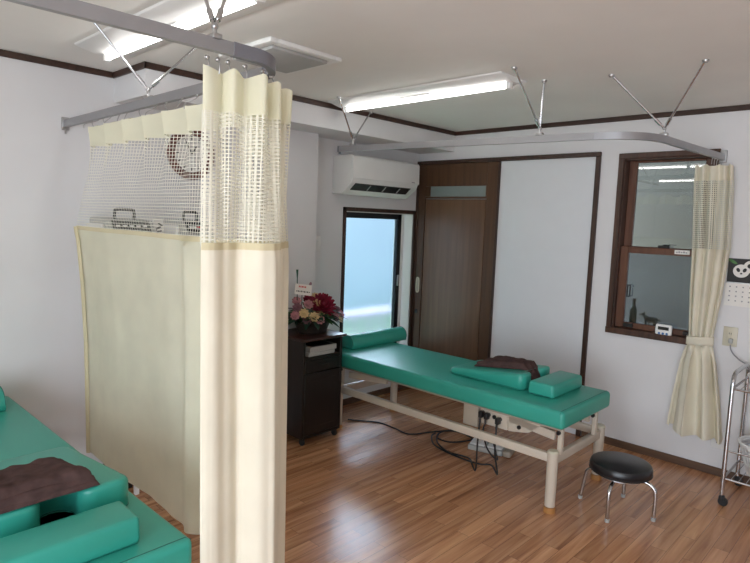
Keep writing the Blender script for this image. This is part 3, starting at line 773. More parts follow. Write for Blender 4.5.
def chest_pad(name, x0, x1, y0, y1, z, h0, h1, label, group):
    """wedge with a U-shaped face cut-out at its thick end"""
    t = thing(name, ((x0+x1)/2, (y0+y1)/2, z), label, 'chest pad', group)
    yc = (y0+y1)/2; nd, nw = .13, .055
    out = []
    def rc(cx, cy, r, a0, a1, n=5): return [(cx+r*math.cos(math.radians(a0+(a1-a0)*k/n)), cy+r*math.sin(math.radians(a0+(a1-a0)*k/n))) for k in range(n+1)]
    r = .045
    out += rc(x0+r, y0+r, r, 180, 270)
    out += rc(x1-r, y0+r, r, 270, 360)
    rr = .05
    out += rc(x1-rr, yc-nw-rr, rr, 0, 80)
    out += [(x1-nd+nw+.02, yc-nw)] + rc(x1-nd+nw, yc, nw, 270, 90, 8) + [(x1-nd+nw+.02, yc+nw)]
    out += rc(x1-rr, yc+nw+rr, rr, -80, 0)
    out += rc(x1-r, y1-r, r, 0, 90)
    out += rc(x0+r, y1-r, r, 90, 180)
    def H(x): 
        k = (x-x0)/(x1-x0); return h0+(h1-h0)*(k**.85)
    # rings: bottom, side, rounded shoulder, then inset top filled
    bm = BM(); n = len(out)
    def inset(d):
        res = []
        for i in range(n):
            p = Vector((*out[i-1], 0)); q = Vector((*out[i], 0)); s = Vector((*out[(i+1) % n], 0))
            tg = (s-p).normalized(); nn = Vector((-tg.y, tg.x, 0)); res.append(q+nn*d)
        return res
    rings = []
    for d_, zf, zo in ((.008, 0, 0), (.0, 0, .008), (0, 1, -.020), (.002, 1, -.012), (.007, 1, -.005), (.016, 1, -.001), (.026, 1, 0)):
        ring = []
        for q in inset(d_):
            hh = H(min(max(q.x, x0), x1)); zz = z+(hh if zf else 0)+zo
            ring.append(bm.verts.new((q.x, q.y, max(z, zz))))
        rings.append(ring)
    for a, b in zip(rings, rings[1:]):
        for k in range(n): bm.faces.new((a[k], a[(k+1) % n], b[(k+1) % n], b[k]))
    f1 = bm.faces.new(rings[0]); f2 = bm.faces.new(rings[-1])
    bmesh.ops.triangulate(bm, faces=[f1, f2])
    o = obj('cover', bm, 'green', t, True, 50)
    ring = inset(.0005)
    bm = BM(); tube(bm, [(q.x, q.y, z+.010) for q in ring+ring[:1]], .0018, 5, False); obj('seam', bm, 'green_seam', o)
    return t, H
CG = 'green wedge chest pads'
fp, FH = chest_pad('chest_pad', 1.285, 1.845, -1.160, -.790, .600, .038, .104, 'green wedge pad under a brown towel on the far massage table', CG)
npd, NH = chest_pad('chest_pad', 1.055, 1.675, -3.905, -3.470, .600, .038, .112, 'green wedge pad with face cut-out under the folded towel, left foreground', CG)

# towels
def towel(name, base, corners, th, drop, label, seed, layers=3):
    """folded terry cloth: rounded slab laid over base(x,y) heights, ridged, with folded layers at the front edge"""
    c = [Vector((*p, 0)) for p in corners]
    def flat(u, v): return (c[0]*(1-u)+c[1]*u)*(1-v)+(c[3]*(1-u)+c[2]*u)*v
    nu, nv = 60, 44
    t = thing(name, (sum(p[0] for p in corners)/4, sum(p[1] for p in corners)/4, base(*flat(.5, .5).xy)), label, 'towel', 'brown towels')
    bm = BM()
    for L in range(layers):
        k0 = L/layers
        ins = .035*L
        def shape(u, v, top):
            uu = ins*.6+u*(1-ins*1.2); vv = ins*.4+v*(1-ins*.9)
            p = flat(uu, vv)
            wob = Vector((noise.noise(Vector((u*3, v*3, seed+L*5.1))), noise.noise(Vector((u*3, v*3, seed+9.3+L*4.7))), 0))*.009
            p = p+wob
            ed = min(u, 1-u, v, 1-v)
            rim = min(1, ed/.07); rim = math.sqrt(max(0, 1-(1-rim)**2))
            hh = th/layers
            zb = base(p.x, p.y)+hh*L*(.55+.45*rim)+.002
            bumpz = .007*noise.noise(Vector((p.x*16, p.y*16, seed)))+.004*noise.noise(Vector((p.x*38, p.y*38, seed+3)))
            bumpz += .0035*math.sin(v*17+2*noise.noise(Vector((u*3, v*2, seed))))*(1 if L == layers-1 else .3)
            zt = zb+hh*(.15+.85*rim)+(bumpz+.006)*(rim if L == layers-1 else .2)
            return Vector((p.x, p.y, zt if top else zb))
        g = [[bm.verts.new(shape(i/nu, j/nv, True)) for j in range(nv+1)] for i in range(nu+1)]
        b = [[bm.verts.new(shape(i/nu, j/nv, False)) for j in range(nv+1)] for i in range(nu+1)]
        for i in range(nu):
            for j in range(nv):
                bm.faces.new((g[i][j], g[i+1][j], g[i+1][j+1], g[i][j+1])); bm.faces.new((b[i][j], b[i][j+1], b[i+1][j+1], b[i+1][j]))
        for i in range(nu):
            bm.faces.new((g[i][0], b[i][0], b[i+1][0], g[i+1][0])); bm.faces.new((g[i][nv], g[i+1][nv], b[i+1][nv], b[i][nv]))
        for j in range(nv):
            bm.faces.new((g[0][j], g[0][j+1], b[0][j+1], b[0][j])); bm.faces.new((g[nu][j], b[nu][j], b[nu][j+1], g[nu][j+1]))
    obj('terry_cloth', bm, 'towel', t, True, 70)
    return t
def base_near(x, y):
    return .600+NH(min(max(x, 1.055), 1.675))
def base_far(x, y):
    z = .600+FH(min(max(x, 1.285), 1.845))
    # sags into the face cut-out at the thick end
    d_ = max(0, x-1.76)
    if d_ > 0: z -= min(.085, d_*1.15)
    return z
towel('folded_towel', base_near, [(1.395, -3.87), (1.672, -3.89), (1.668, -3.578), (1.415, -3.622)], .058, 0, 'folded brown towel on the green pad in the left foreground', 2.3)
towel('folded_towel', base_far, [(1.43, -1.075), (1.845, -1.015), (1.835, -.885), (1.44, -.80)], .034, 0, 'dark brown towel draped over the green wedge on the far table', 8.1, 2)

# ================================================================== STOOL
sx_, sy_ = 2.392, -.985
t = thing('round_stool', (sx_, sy_, 0), 'low round black padded stool with chrome legs beside the far massage table', 'stool')
bm = BM(); lathe(bm, [(0, .226), (.150, .226), (.163, .232), (.168, .248), (.168, .268), (.160, .284), (.140, .292), (0, .296)], (sx_, sy_, 0), 40); st = obj('seat', bm, 'leather', t)
bm = BM(); tube(bm, [(sx_+.1665*math.cos(2*PI*k/40), sy_+.1665*math.sin(2*PI*k/40), .240) for k in range(41)], .0035, 6, False); obj('piping', bm, 'rubber', st)
bm = BM(); lathe(bm, [(0, .212), (.13, .212), (.13, .226), (0, .226)], (sx_, sy_, 0), 30); obj('seat_plate', bm, 'steel', t)
for fx, fy in ((2.181, -1.007), (2.408, -1.17), (2.354, -.797), (2.582, -.965)):
    d_ = Vector((fx-sx_, fy-sy_, 0)); f = d_.normalized()
    c = Vector((sx_, sy_, 0))
    bm = BM(); tube(bm, bez([c+f*.06+Vector((0, 0, .206)), c+f*.135+Vector((0, 0, .206)), c+f*.178+Vector((0, 0, .185)), c+f*.192+Vector((0, 0, .14)), c+d_+Vector((0, 0, .008))], 6), .0105, 10)
    lg = obj('leg', bm, 'chrome', t)
    bm = BM(); lathe(bm, [(0, 0), (.012, 0), (.013, .018), (.0, .022)], (fx, fy, 0), 12); obj('rubber_tip', bm, 'devgrey', lg)

# ================================================================== CABINET AND FLOWERS
cx0, cx1, cy0, cy1, cz = .150, .500, -1.762, -1.395, .752
t = thing('side_cabinet', ((cx0+cx1)/2, (cy0+cy1)/2, 0), 'dark espresso side cabinet on castors at the head of the far massage table', 'cabinet')
bm = BM()
boxb(bm, (cx0, cy0, .055), (cx1, cy0+.02, cz), .002, 1); boxb(bm, (cx0, cy1-.02, .055), (cx1, cy1, cz), .002, 1)
boxb(bm, (cx0, cy0+.02, .055), (cx0+.012, cy1-.02, cz)); boxb(bm, (cx0, cy0+.02, .055), (cx1, cy1-.02, .075)); boxb(bm, (cx0, cy0+.02, .615), (cx1-.004, cy1-.02, .632))
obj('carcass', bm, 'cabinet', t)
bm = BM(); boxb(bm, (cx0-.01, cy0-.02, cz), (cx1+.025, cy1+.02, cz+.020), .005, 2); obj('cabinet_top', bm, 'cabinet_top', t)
bm = BM(); boxb(bm, (cx1-.016, cy0+.022, .525), (cx1+.002, cy1-.022, .612), .003, 1); dr = obj('drawer', bm, 'cabinet', t)
bm = BM(); boxb(bm, (cx1+.002, cy0+.13, .572), (cx1+.012, cy1-.13, .580), .002, 1); obj('drawer_pull', bm, 'black', dr)
bm = BM(); boxb(bm, (cx1-.016, cy0+.022, .078), (cx1+.002, cy1-.022, .518), .003, 1); dd = obj('cabinet_door', bm, 'cabinet', t)
bm = BM(); boxb(bm, (cx1+.002, cy0+.07, .13), (cx1+.005, cy1-.07, .47), .002, 1); obj('door_inset', bm, 'cabinet', dd)
for x in (cx0+.035, cx1-.030):
    for y in (cy0+.03, cy1-.03):
        bm = BM(); lathe(bm, [(0, -.011), (.020, -.011), (.024, -.006), (.024, .006), (.020, .011), (0, .011)], (x, y, .0242), 16, 'Y'); tube(bm, [(x, y, .03), (x, y, .056)], .008, 8); boxb(bm, (x-.014, y-.016, .04), (x+.014, y+.016, .055), .003, 1)
        obj('castor', bm, 'rubber', t)
t = thing('paper_stack', (.36, -1.57, .632), 'pale box of papers on the cabinet shelf below the flowers', 'box')
bm = BM(); boxb(bm, (.17, -1.70, .633), (.485, -1.455, .662), .003, 1); obj('lower_book', bm, 'devgrey', t)
bm = BM(); boxb(bm, (.19, -1.69, .6625), (.488, -1.44, .700), .004, 1); obj('white_case', bm, 'devgrey', t)
bm = BM(); boxb(bm, (.20, -1.66, .7005), (.482, -1.47, .7015)); obj('dark_lid', bm, 'black', t)

fx, fy, fz = .335, -1.545, cz+.0205
t = thing('flower_arrangement', (fx, fy, fz), 'basket of red, pink and cream flowers with a white card on the cabinet', 'flowers')
bm = BM(); lathe(bm, [(0, 0), (.095, 0), (.105, .03), (.125, .085), (.138, .105), (.130, .108), (.118, .095), (0, .085)], (fx, fy, fz), 32, 'Z', .85, 1.2); obj('basket', bm, 'wicker', t)
def leaf(bm, p, d, L, W):
    d = Vector(d).normalized(); s = d.cross(Vector((0, 0, 1)))
    s = s.normalized() if s.length > .05 else Vector((1, 0, 0)); up = s.cross(d)
    prev = None
    for k in range(6):
        q = k/5; wv = W*math.sin(PI*min(.97, q*.9+.08)); c = Vector(p)+d*L*q-Vector((0, 0, 1))*L*.28*q*q
        row = [bm.verts.new(c-s*wv+up*wv*.25), bm.verts.new(c), bm.verts.new(c+s*wv+up*wv*.25)]
        if prev:
            bm.faces.new((prev[0], prev[1], row[1], row[0])); bm.faces.new((prev[1], prev[2], row[2], row[1]))
        prev = row
for nm, mt, cnt, rr in (('foliage', 'leaf', 60, .13), ('dark_foliage', 'leaf_dark', 110, .155)):
    bm = BM()
    for k in range(cnt):
        a = R.uniform(0, 2*PI); e = R.uniform(-.15, .9); r0 = R.uniform(.05, .115)
        p = (fx+r0*.8*math.cos(a), fy+r0*1.2*math.sin(a), fz+.09+R.uniform(0, .06))
        leaf(bm, p, (math.cos(a)*.8, math.sin(a)*1.2, e), R.uniform(.07, rr), R.uniform(.014, .027))
    for k in range(cnt):      # a skirt of longer leaves spilling over the rim
        a = R.uniform(0, 2*PI); p = (fx+.085*math.cos(a), fy+.125*math.sin(a), fz+.095+R.uniform(0, .05))
        leaf(bm, p, (math.cos(a)*.8, math.sin(a)*1.2, R.uniform(-.05, .45)), R.uniform(.06, .115), R.uniform(.016, .030))
    o = obj(nm, bm, mt, t)
    o['kind'] = 'stuff'
def bloom(name, c, r, mat, rings, up, label=None):
    c = Vector(c); up = Vector(up).normalized(); bm = BM()
    q = up.to_track_quat('Z', 'Y').to_matrix()
    for (n, rad, tilt, wd, ph) in rings:
        for k in range(n):
            a = 2*PI*k/n+ph; d_ = q @ Vector((math.cos(a)*math.cos(tilt), math.sin(a)*math.cos(tilt), math.sin(tilt)))
            s = q @ Vector((-math.sin(a), math.cos(a), 0)); nn = d_.cross(s)
            pr = None
            for m_ in range(5):
                f = m_/4; wv = r*wd*math.sin(PI*(.12+.80*f)); pc = c+d_*(r*rad*f)-nn*(r*.10*math.sin(PI*f))
                row = [bm.verts.new(pc-s*wv), bm.verts.new(pc+nn*(-wv*.25)), bm.verts.new(pc+s*wv)]
                if pr: bm.faces.new((pr[0], pr[1], row[1], row[0])); bm.faces.new((pr[1], pr[2], row[2], row[1]))
                pr = row
    ell(bm, c+up*r*.08, (r*.2,)*3, 10, 6)
    o = obj(name, bm, mat, t)
    if label: o['label'] = label
BIG = [(16, 1.0, .10, .20, 0), (15, .92, .42, .19, .2), (13, .8, .75, .18, .1), (10, .62, 1.05, .16, .3)]
SML = [(9, 1.0, .15, .34, 0), (8, .85, .6, .34, .3), (6, .6, 1.0, .3, .1)]
bloom('flower', (fx+.085, fy+.020, fz+.205), .100, 'redpetal', BIG, (.75, -.25, .62), 'large crimson dahlia')
for (dx, dy, dz, r, mt) in ((.09, -.15, .165, .034, 'cream_petal'), (.11, -.085, .135, .036, 'cream_petal'), (.10, -.02, .140, .033, 'cream_petal'), (.07, -.10, .220, .034, 'pink'),
        (.05, -.17, .200, .034, 'mauve'), (.12, -.05, .115, .036, 'pink'), (.10, .10, .120, .036, 'pink'), (.08, .17, .125, .034, 'pink'), (.03, .19, .150, .030, 'mauve'),
        (.07, .135, .165, .030, 'mauve'), (.02, -.06, .245, .036, 'redpetal'), (.06, -.195, .15, .032, 'pink'), (-.02, -.12, .235, .032, 'pink'), (.10, .145, .095, .028, 'cream_petal'),
        (.09, -.125, .115, .032, 'mauve'), (.0, .02, .255, .034, 'cream_petal'), (.06, -.02, .225, .030, 'cream_petal')):
    bloom('flower', (fx+dx*1.15, fy+dy*1.12, fz+dz), r*1.12, mt, SML, (.7+dx, dy*3-.1, .6))
bm = BM(); tube(bm, [(fx-.01, fy-.10, fz+.08), (fx, fy-.105, fz+.31)], .003, 6); obj('card_pick', bm, 'leaf_dark', t)
rot = Matrix.Rotation(math.radians(-38), 3, 'Z') @ Matrix.Rotation(math.radians(-6), 3, 'X')
bm = BM(); cp = Vector((fx+.012, fy-.105, fz+.318)); box(bm, cp, (.002, .118, .076), rot=rot); cd = obj('card', bm, 'paper', t, False)
nrm = rot @ Vector((1, 0, 0)); ax = rot @ Vector((0, 1, 0)); az = rot @ Vector((0, 0, 1))
bm = BM()
for k in range(5): box(bm, cp+nrm*.002+ax*(-.030+.011*k)+az*.020, (.001, .007, .012), rot=rot @ Matrix.Rotation(.2*(k % 2), 3, 'X'))
obj('red_lettering', bm, 'redink', cd, False)
bm = BM()
for k in range(9): box(bm, cp+nrm*.002+ax*(-.044+.011*k)+az*-.014, (.001, .007, .010 if k % 2 else .007), rot=rot)
obj('black_lettering', bm, 'blackink', cd, False)
bm = BM(); tube(bm, bez([(fx+.02, fy-.055, fz+.27), (fx+.02, fy-.06, fz+.32), (fx+.025, fy-.045, fz+.37)], 4), .006, 6, radii=[.006]*4+[.010]*4+[.004]); obj('dark_bud', bm, 'mauve', t)
bm = BM(); tube(bm, [(fx-.02, fy-.13, fz+.1), (fx-.02, fy-.135, fz+.40), (fx-.02, fy-.137, fz+.46)], .004, 6, radii=[.003, .004, .009]); obj('tall_bud', bm, 'leaf_dark', t)

# ================================================================== CABLES AND FOOT CONTROL UNDER THE FAR TABLE
def cable(name, pts, r, mat, label, cat='cable'):
    t = thing(name, pts[0], label, cat)
    bm = BM(); tube(bm, bez(pts, 7), r, 8); obj('sheath', bm, mat, t)
    return t
def table_cord(pts, r, plug=None):
    bm = BM(); tube(bm, bez(pts, 7), r, 8); c = obj('power_cord', bm, 'rubber', far)
    if plug:
        bm = BM(); p = Vector(plug); boxb(bm, (p.x-.013, p.y-.006, p.z-.022), (p.x+.013, p.y+.030, p.z+.018), .006, 2); tube(bm, [p+Vector((0, 0, -.02)), p+Vector((0, 0, -.05))], .007, 8); obj('plug', bm, 'black', c)
c1 = [(.30, -1.12), (.40, -1.06), (.514, -.985), (.682, -.985), (.804, -1.004), (.862, -.968), (.916, -.842), (.959, -.76), (1.017, -.659), (1.108, -.588), (1.199, -.642), (1.216, -.746), (1.165, -.863), (1.104, -.903), (1.02, -.89), (.975, -.81)]
table_cord([(x, y, .007) for x, y in c1], .006)
yb = -1.345+.097-.034
xb0 = .255+1.945*.68+.055
c2 = [(xb0, yb, .39), (xb0-.005, yb-.005, .25), (xb0-.03, yb+.03, .06), (1.49, -1.12, .012), (1.40, -1.03, .007), (1.25, -1.05, .007), (1.13, -1.00, .007), (1.04, -.92, .010), (.99, -.80, .018), (1.05, -.70, .016), (1.16, -.69, .010), (1.24, -.72, .008)]
table_cord(c2, .0055, (xb0, yb-.001, .432))
xc0 = xb0+.12
c3 = [(xc0, yb, .38), (xc0+.002, yb-.005, .22), (xc0-.005, yb+.05, .07), (1.58, -1.03, .014), (1.50, -1.06, .007), (1.38, -1.07, .007), (1.24, -1.07, .013), (1.10, -1.03, .014), (1.00, -.93, .022), (.98, -.86, .022)]
table_cord(c3, .0055, (xc0, yb-.001, .420))
xd0 = xb0+.04
c4 = [(xd0, yb, .39), (xd0-.012, yb+.0, .33), (xd0-.01, yb+.06, .20), (xd0-.02, yb+.2, .09), (1.45, -.80, .06)]
table_cord(c4, .005, (xd0, yb-.001, .430))
t = thing('foot_control', (1.39, -.77, 0), 'grey and white foot control lying on the floor under the far massage table', 'foot control')
rt = Matrix.Rotation(math.radians(16), 3, 'Z')
bm = BM(); box(bm, (1.39, -.77, .020), (.25, .19, .038), .008, 2, rt); bo = obj('base', bm, 'devgrey', t)
for k, mt in ((-1, 'white'), (1, 'white')):
    bm = BM(); box(bm, Vector((1.39, -.77, .048))+rt @ Vector((k*.062, 0, 0)), (.105, .15, .018), .006, 2, rt @ Matrix.Rotation(.10, 3, 'X')); obj('pedal', bm, mt, t)
bm = BM(); box(bm, Vector((1.39, -.77, .024))+rt @ Vector((.155, -.03, 0)), (.06, .14, .044), .014, 3, rt); obj('end_guard', bm, 'cream_dark', t)

# ================================================================== SILL OBJECTS
t = thing('kitchen_timer', (2.262, -.012, .874), 'small white timer with dark display standing on the sash window sill', 'timer')
ty = -.012
bm = BM(); box(bm, (2.262, ty, .912), (.108, .024, .086), .022, 4); ob = obj('case', bm, 'white', t)
bm = BM(); box(bm, (2.262, ty-.0112, .928), (.072, .002, .024), .0008, 1); obj('display', bm, 'display', t)
for k in (-1, 0, 1):
    bm = BM(); lathe(bm, [(0, -.0035), (.0075, -.003), (.009, 0), (0, 0)], (2.262+.025*k, ty-.0112, .892), 14, 'Y'); obj('button', bm, 'blue', t)
# animal ornament on the outer ledge, seen through the lower pane
t = thing('animal_ornament', (2.105, .20, .900), 'small grey-green animal figure behind the lower window pane', 'ornament')
AO = Vector((2.105, .20, .900)); K = .74
def ap(x, y, z): return AO+Vector((x, y, z))*K
def ae(bm, c, r, *k): ell(bm, ap(*c), tuple(v*K for v in r), *k)
bm = BM(); ae(bm, (0, 0, .062), (.060, .026, .030)); ae(bm, (-.045, 0, .070), (.028, .022, .026)); ae(bm, (.045, 0, .060), (.024, .024, .028))
for dx in (-.045, -.020, .030, .052):
    yy = .010 if dx in (-.02, .03) else -.010
    tube(bm, [ap(dx, yy, .05), ap(dx-.003, yy, 0)], .011*K, 8)
tube(bm, [ap(-.055, 0, .07), ap(-.075, 0, .10)], .014, 8, radii=[.019*K, .014*K])
ae(bm, (-.084, 0, .104), (.024, .014, .016)); ae(bm, (-.106, 0, .098), (.014, .010, .010))
obj('body', bm, 'animal', t)
for sd in (-1, 1):
    bm = BM(); ae(bm, (-.070, .010*sd, .122), (.007, .004, .013), 8, 5); obj('ear', bm, 'animal', t)
bm = BM(); tube(bm, bez([ap(.06, 0, .065), ap(.08, 0, .07), ap(.088, 0, .05)], 4), .006*K, 6); obj('tail', bm, 'animal', t)
t = thing('green_bottle', (1.985, .17, .900), 'dark green bottle behind the left edge of the lower window pane', 'bottle')
bm = BM(); lathe(bm, [(0, 0), (.024, 0), (.026, .01), (.026, .10), (.020, .125), (.011, .14), (.011, .17), (0, .17)], (1.985, .17, .900), 18); obj('glass_body', bm, 'bottle', t)
bm = BM(); lathe(bm, [(0, .17), (.013, .17), (.013, .19), (0, .19)], (1.985, .17, .900), 14); obj('cap', bm, 'black', t)

# ================================================================== WALL ITEMS AT RIGHT
t = thing('wall_calendar', (2.75, -.002, 1.44), 'wall calendar with a panda photo beside the tied curtain', 'calendar')
kx0, kx1 = 2.612, 2.895
bm = BM(); boxb(bm, (kx0-.005, -.004, 1.135), (kx1+.005, -.001, 1.285), 0); obj('date_sheet', bm, 'paper', t, False)
bm = BM(); boxb(bm, (kx0, -.006, 1.285), (kx1, -.001, 1.440), 0); ph = obj('photo', bm, 'blackink', t, False)
bm = BM(); boxb(bm, (kx0-.005, -.0065, 1.281), (kx1+.005, -.0045, 1.288)); obj('binding', bm, 'steel', t, False)
bm = BM()
for r_ in range(4):
    for c_ in range(7): boxb(bm, (kx0+.018+.037*c_, -.0052, 1.255-.03*r_), (kx0+.026+.037*c_, -.0041, 1.263-.03*r_))
obj('date_print', bm, 'greyink', t, False)
def disc(bm, x, z, rx, rz, y, n=24, rot=0):
    vs = [bm.verts.new((x+rx*math.cos(a)*math.cos(rot)-rz*math.sin(a)*math.sin(rot), y, z+rx*math.cos(a)*math.sin(rot)+rz*math.sin(a)*math.cos(rot))) for a in [2*PI*k/n for k in range(n)]]
    bm.faces.new(vs)
pcx, pcz = 2.688, 1.362
bm = BM(); disc(bm, pcx, pcz, .046, .042, -.0066); disc(bm, pcx+.055, pcz+.030, .045, .040, -.0064); obj('panda_face', bm, 'paper', t, False)
bm = BM()
disc(bm, pcx-.017, pcz+.006, .010, .014, -.0070, rot=.5); disc(bm, pcx+.019, pcz+.006, .010, .014, -.0070, rot=-.5); disc(bm, pcx+.001, pcz-.016, .007, .005, -.0070)
disc(bm, pcx-.036, pcz+.040, .017, .015, -.0062); disc(bm, pcx+.045, pcz+.034, .014, .014, -.0068)
obj('panda_markings', bm, 'blackink', t, False)
bm = BM(); disc(bm, kx0+.025, 1.42, .030, .009, -.0064, rot=-.5); obj('leaf_print', bm, 'leaf', t, False)

def outlet(x0, x1, z0, z1, mat, label):
    t = thing('wall_outlet', ((x0+x1)/2, 0, (z0+z1)/2), label, 'outlet')
    bm = BM(); boxb(bm, (x0, -.008, z0), (x1, -.0005, z1), .003, 2); pl = obj('plate', bm, mat, t)
    xm, h_ = (x0+x1)/2, (z1-z0)
    for zz in (z0+h_*.34, z0+h_*.66):
        bm = BM(); boxb(bm, (xm-.014, -.0095, zz-.013), (xm+.014, -.0078, zz+.013), .001, 1); f = obj('socket', bm, mat, t)
        bm = BM(); boxb(bm, (xm-.007, -.0102, zz-.006), (xm-.004, -.0094, zz+.006)); boxb(bm, (xm+.004, -.0102, zz-.006), (xm+.007, -.0094, zz+.006)); obj('slots', bm, 'black', f, False)
    return t
outlet(2.622, 2.704, .872, .998, 'offwhite', 'beige wall outlet with a plugged cord above the steel trolley')
outlet(2.615, 2.690, .185, .300, 'white', 'white wall outlet low on the wall below the tied curtain hem')
t = cable('appliance_cord', [(2.672, -.020, .885), (2.678, -.025, .855), (2.705, -.03, .82), (2.76, -.035, .785), (2.85, -.04, .765), (3.0, -.05, .76)], .004, 'greyink', 'thin grey cord hanging from the beige wall outlet')
bm = BM(); boxb(bm, (2.660, -.032, .893), (2.684, -.010, .925), .005, 2); obj('plug', bm, 'devgrey', t)

# trolley
t = thing('steel_trolley', (3.05, -.265, 0), 'chrome wire trolley on black castors at the right edge', 'trolley')
tx0, tx1, ty0, ty1 = 2.795, 3.32, -.460, -.075
for x in (tx0, tx1):
    bm = BM(); tube(bm, [(x, ty0, .065), (x, ty0, .72)]+[(x, ty0+.07-.07*math.cos(a), .72+.075*math.sin(a)) for a in [PI/2*k/6 for k in range(1, 7)]]+[(x, ty1-.07+.07*math.sin(a), .72+.075*math.cos(a)) for a in [PI/2*k/6 for k in range(0, 7)]]+[(x, ty1, .065)], .0125, 12)
    obj('end_frame', bm, 'chrome', t)
    for y in (ty0, ty1):
        bm = BM(); lathe(bm, [(0, -.012), (.021, -.012), (.026, -.007), (.026, .007), (.021, .012), (0, .012)], (x+.01, y, .0262), 18, 'Y'); boxb(bm, (x-.012, y-.018, .030), (x+.016, y+.018, .060), .005, 2); tube(bm, [(x, y, .055), (x, y, .075)], .009, 8)
        obj('castor', bm, 'rubber', t)
for z, mesh_z in ((.705, 1), (.165, 1)):
    bm = BM()
    for y in (ty0, ty1): tube(bm, [(tx0, y, z), (tx1, y, z)], .007, 8)
    for x in (tx0, tx1): tube(bm, [(x, ty0, z), (x, ty1, z)], .007, 8)
    for k in range(1, 14): tube(bm, [(tx0+(tx1-tx0)*k/14, ty0, z), (tx0+(tx1-tx0)*k/14, ty1, z)], .0025, 6)
    obj('wire_shelf', bm, 'chrome', t)
for y in (ty0, ty1):
    bm = BM(); tube(bm, [(tx0, y, .335), (tx1, y, .335)], .006, 8); obj('guard_rail', bm, 'chrome', t)
# laundry basket with slots
bx, by, bz = 2.985, -.265, .1742
t = thing('laundry_basket', (bx, by, bz), 'white slotted plastic basket on the lower shelf of the trolley', 'basket')
bm = BM()
n = 40
def bk(a, z):
    k = z/.19; rx = .110+.055*k; ry = .100+.050*k
    return Vector((bx+rx*math.cos(a), by+ry*math.sin(a), bz+z))
for zz, th in ((.0, .018), (.062, .009), (.108, .009), (.160, .030)):
    surf(bm, lambda u, v: bk(2*PI*u, zz+th*v), n, 1, True)
for k in range(n):
    a = 2*PI*k/n
    q = [bm.verts.new(bk(a-.042, .01)), bm.verts.new(bk(a+.042, .01)), bm.verts.new(bk(a+.042, .17)), bm.verts.new(bk(a-.042, .17))]; bm.faces.new(q)
vs = [bm.verts.new(bk(2*PI*k/n, 0)) for k in range(n)]; bm.faces.new(vs)
obj('slotted_body', bm, 'white', t, thick=.003)
bm = BM(); tube(bm, [bk(2*PI*k/n, .190) for k in range(n+1)], .007, 8, False); obj('rim', bm, 'white', t)
t = thing('plastic_bag', (bx, by, bz+.01), 'crumpled thin plastic liner in the white basket on the trolley', 'bag')
bm = BM()
def bag(u, v):
    a = 2*PI*u; k = v
    p = bk(a, .012+.165*min(1, k*1.15)); c = Vector((bx, by, p.z)); rr = .93 if k < .9 else .86
    p = c+(p-c)*rr
    p += Vector((noise.noise(p*30), noise.noise(p*30+Vector((7, 0, 0))), 0))*.010
    if k > .85: p.z += .030*noise.noise(Vector((u*9, v*3, 1.7)))+.012
    return p
surf(bm, bag, 60, 12, True); obj('thin_film', bm, 'bag', t)
t = thing('dark_cloth', (bx, by, bz+.02), 'dark crumpled cloth inside the white basket on the trolley', 'cloth')
bm = BM()
def lump(u, v):
    a = 2*PI*u; b = -PI/2+PI*v
    p = Vector((math.cos(a)*math.cos(b)*.092, math.sin(a)*math.cos(b)*.085, math.sin(b)*.055+.085))
    return Vector((bx, by, bz))+p*(1+.18*noise.noise(p*22))
surf(bm, lump, 36, 18, True); obj('crumpled_cloth', bm, 'towel', t)
t = thing('white_tray', (2.96, -.27, .715), 'white plastic tray on the top shelf of the trolley', 'tray')
bm = BM(); lathe(bm, [(0, 0), (.105, 0), (.122, .012), (.135, .052), (.141, .054), (.141, .060), (.131, .060), (.117, .016), (0, .008)], (2.97, -.27, .713), 32); obj('tray_body', bm, 'white', t)
bm = BM(); lathe(bm, [(0, .009), (.112, .009), (.118, .030), (0, .034)], (2.97, -.27, .713), 24); obj('folded_wipes', bm, 'paper', t)

# ================================================================== THERAPY DEVICES BEHIND THE CURTAIN
t = thing('equipment_shelf', (.24, -2.72, 0), 'white open shelf behind the long curtain carrying the grey devices', 'shelf')
sh = 1.445
bm = BM(); boxb(bm, (.03, -3.03, sh-.02), (.42, -2.28, sh-.0005), .003, 1); obj('top_board', bm, 'white', t)
for z in (.9, .35):
    bm = BM(); boxb(bm, (.12, -2.90, z), (.42, -2.28, z+.018), .003, 1); obj('shelf_board', bm, 'white', t)
for x in (.13, .41):
    for y in (-2.89, -2.29):
        bm = BM(); boxb(bm, (x-.012, y-.012, 0), (x+.012, y+.012, sh-.02), .002, 1); obj('post', bm, 'white', t)
def device(x, y, wd, label, red):
    t = thing('therapy_device', (x, y, sh), label, 'therapy device', 'grey therapy devices')
    z = sh
    bm = BM(); extrude_poly(bm, [(x-.13, z), (x+.13, z), (x+.13, z+.04), (x+.09, z+.105), (x-.13, z+.118)], 'y', y-wd/2, y+wd/2, .012, 3); obj('casing', bm, 'devgrey', t)
    bm = BM(); extrude_poly(bm, [(x+.131, z+.042), (x+.0925, z+.104), (x+.085, z+.100), (x+.122, z+.040)], 'y', y-wd/2+.03, y+wd/2-.03); pn = obj('control_panel', bm, 'display', t, False)
    for k in range(5):
        bm = BM(); q = k/4; boxb(bm, (x+.104, y-wd/2+.05+(wd-.12)*q, z+.070), (x+.122, y-wd/2+.068+(wd-.12)*q, z+.080)); obj('dial', bm, 'devred' if (red and k in (2, 3)) else 'white', pn, False)
    bm = BM(); hw = wd*.20
    tube(bm, bez([(x+.02, y-hw, z+.105), (x+.02, y-hw, z+.150), (x+.02, y-hw+.012, z+.163), (x+.02, y+hw-.012, z+.163), (x+.02, y+hw, z+.150), (x+.02, y+hw, z+.105)], 5), .0085, 8); obj('carry_handle', bm, 'black', t)
    bm = BM(); boxb(bm, (x-.10, y-wd/2-.03, z+.002), (x+.10, y-wd/2-.001, z+.085), .014, 3); obj('side_pod', bm, 'white', t)
    return t
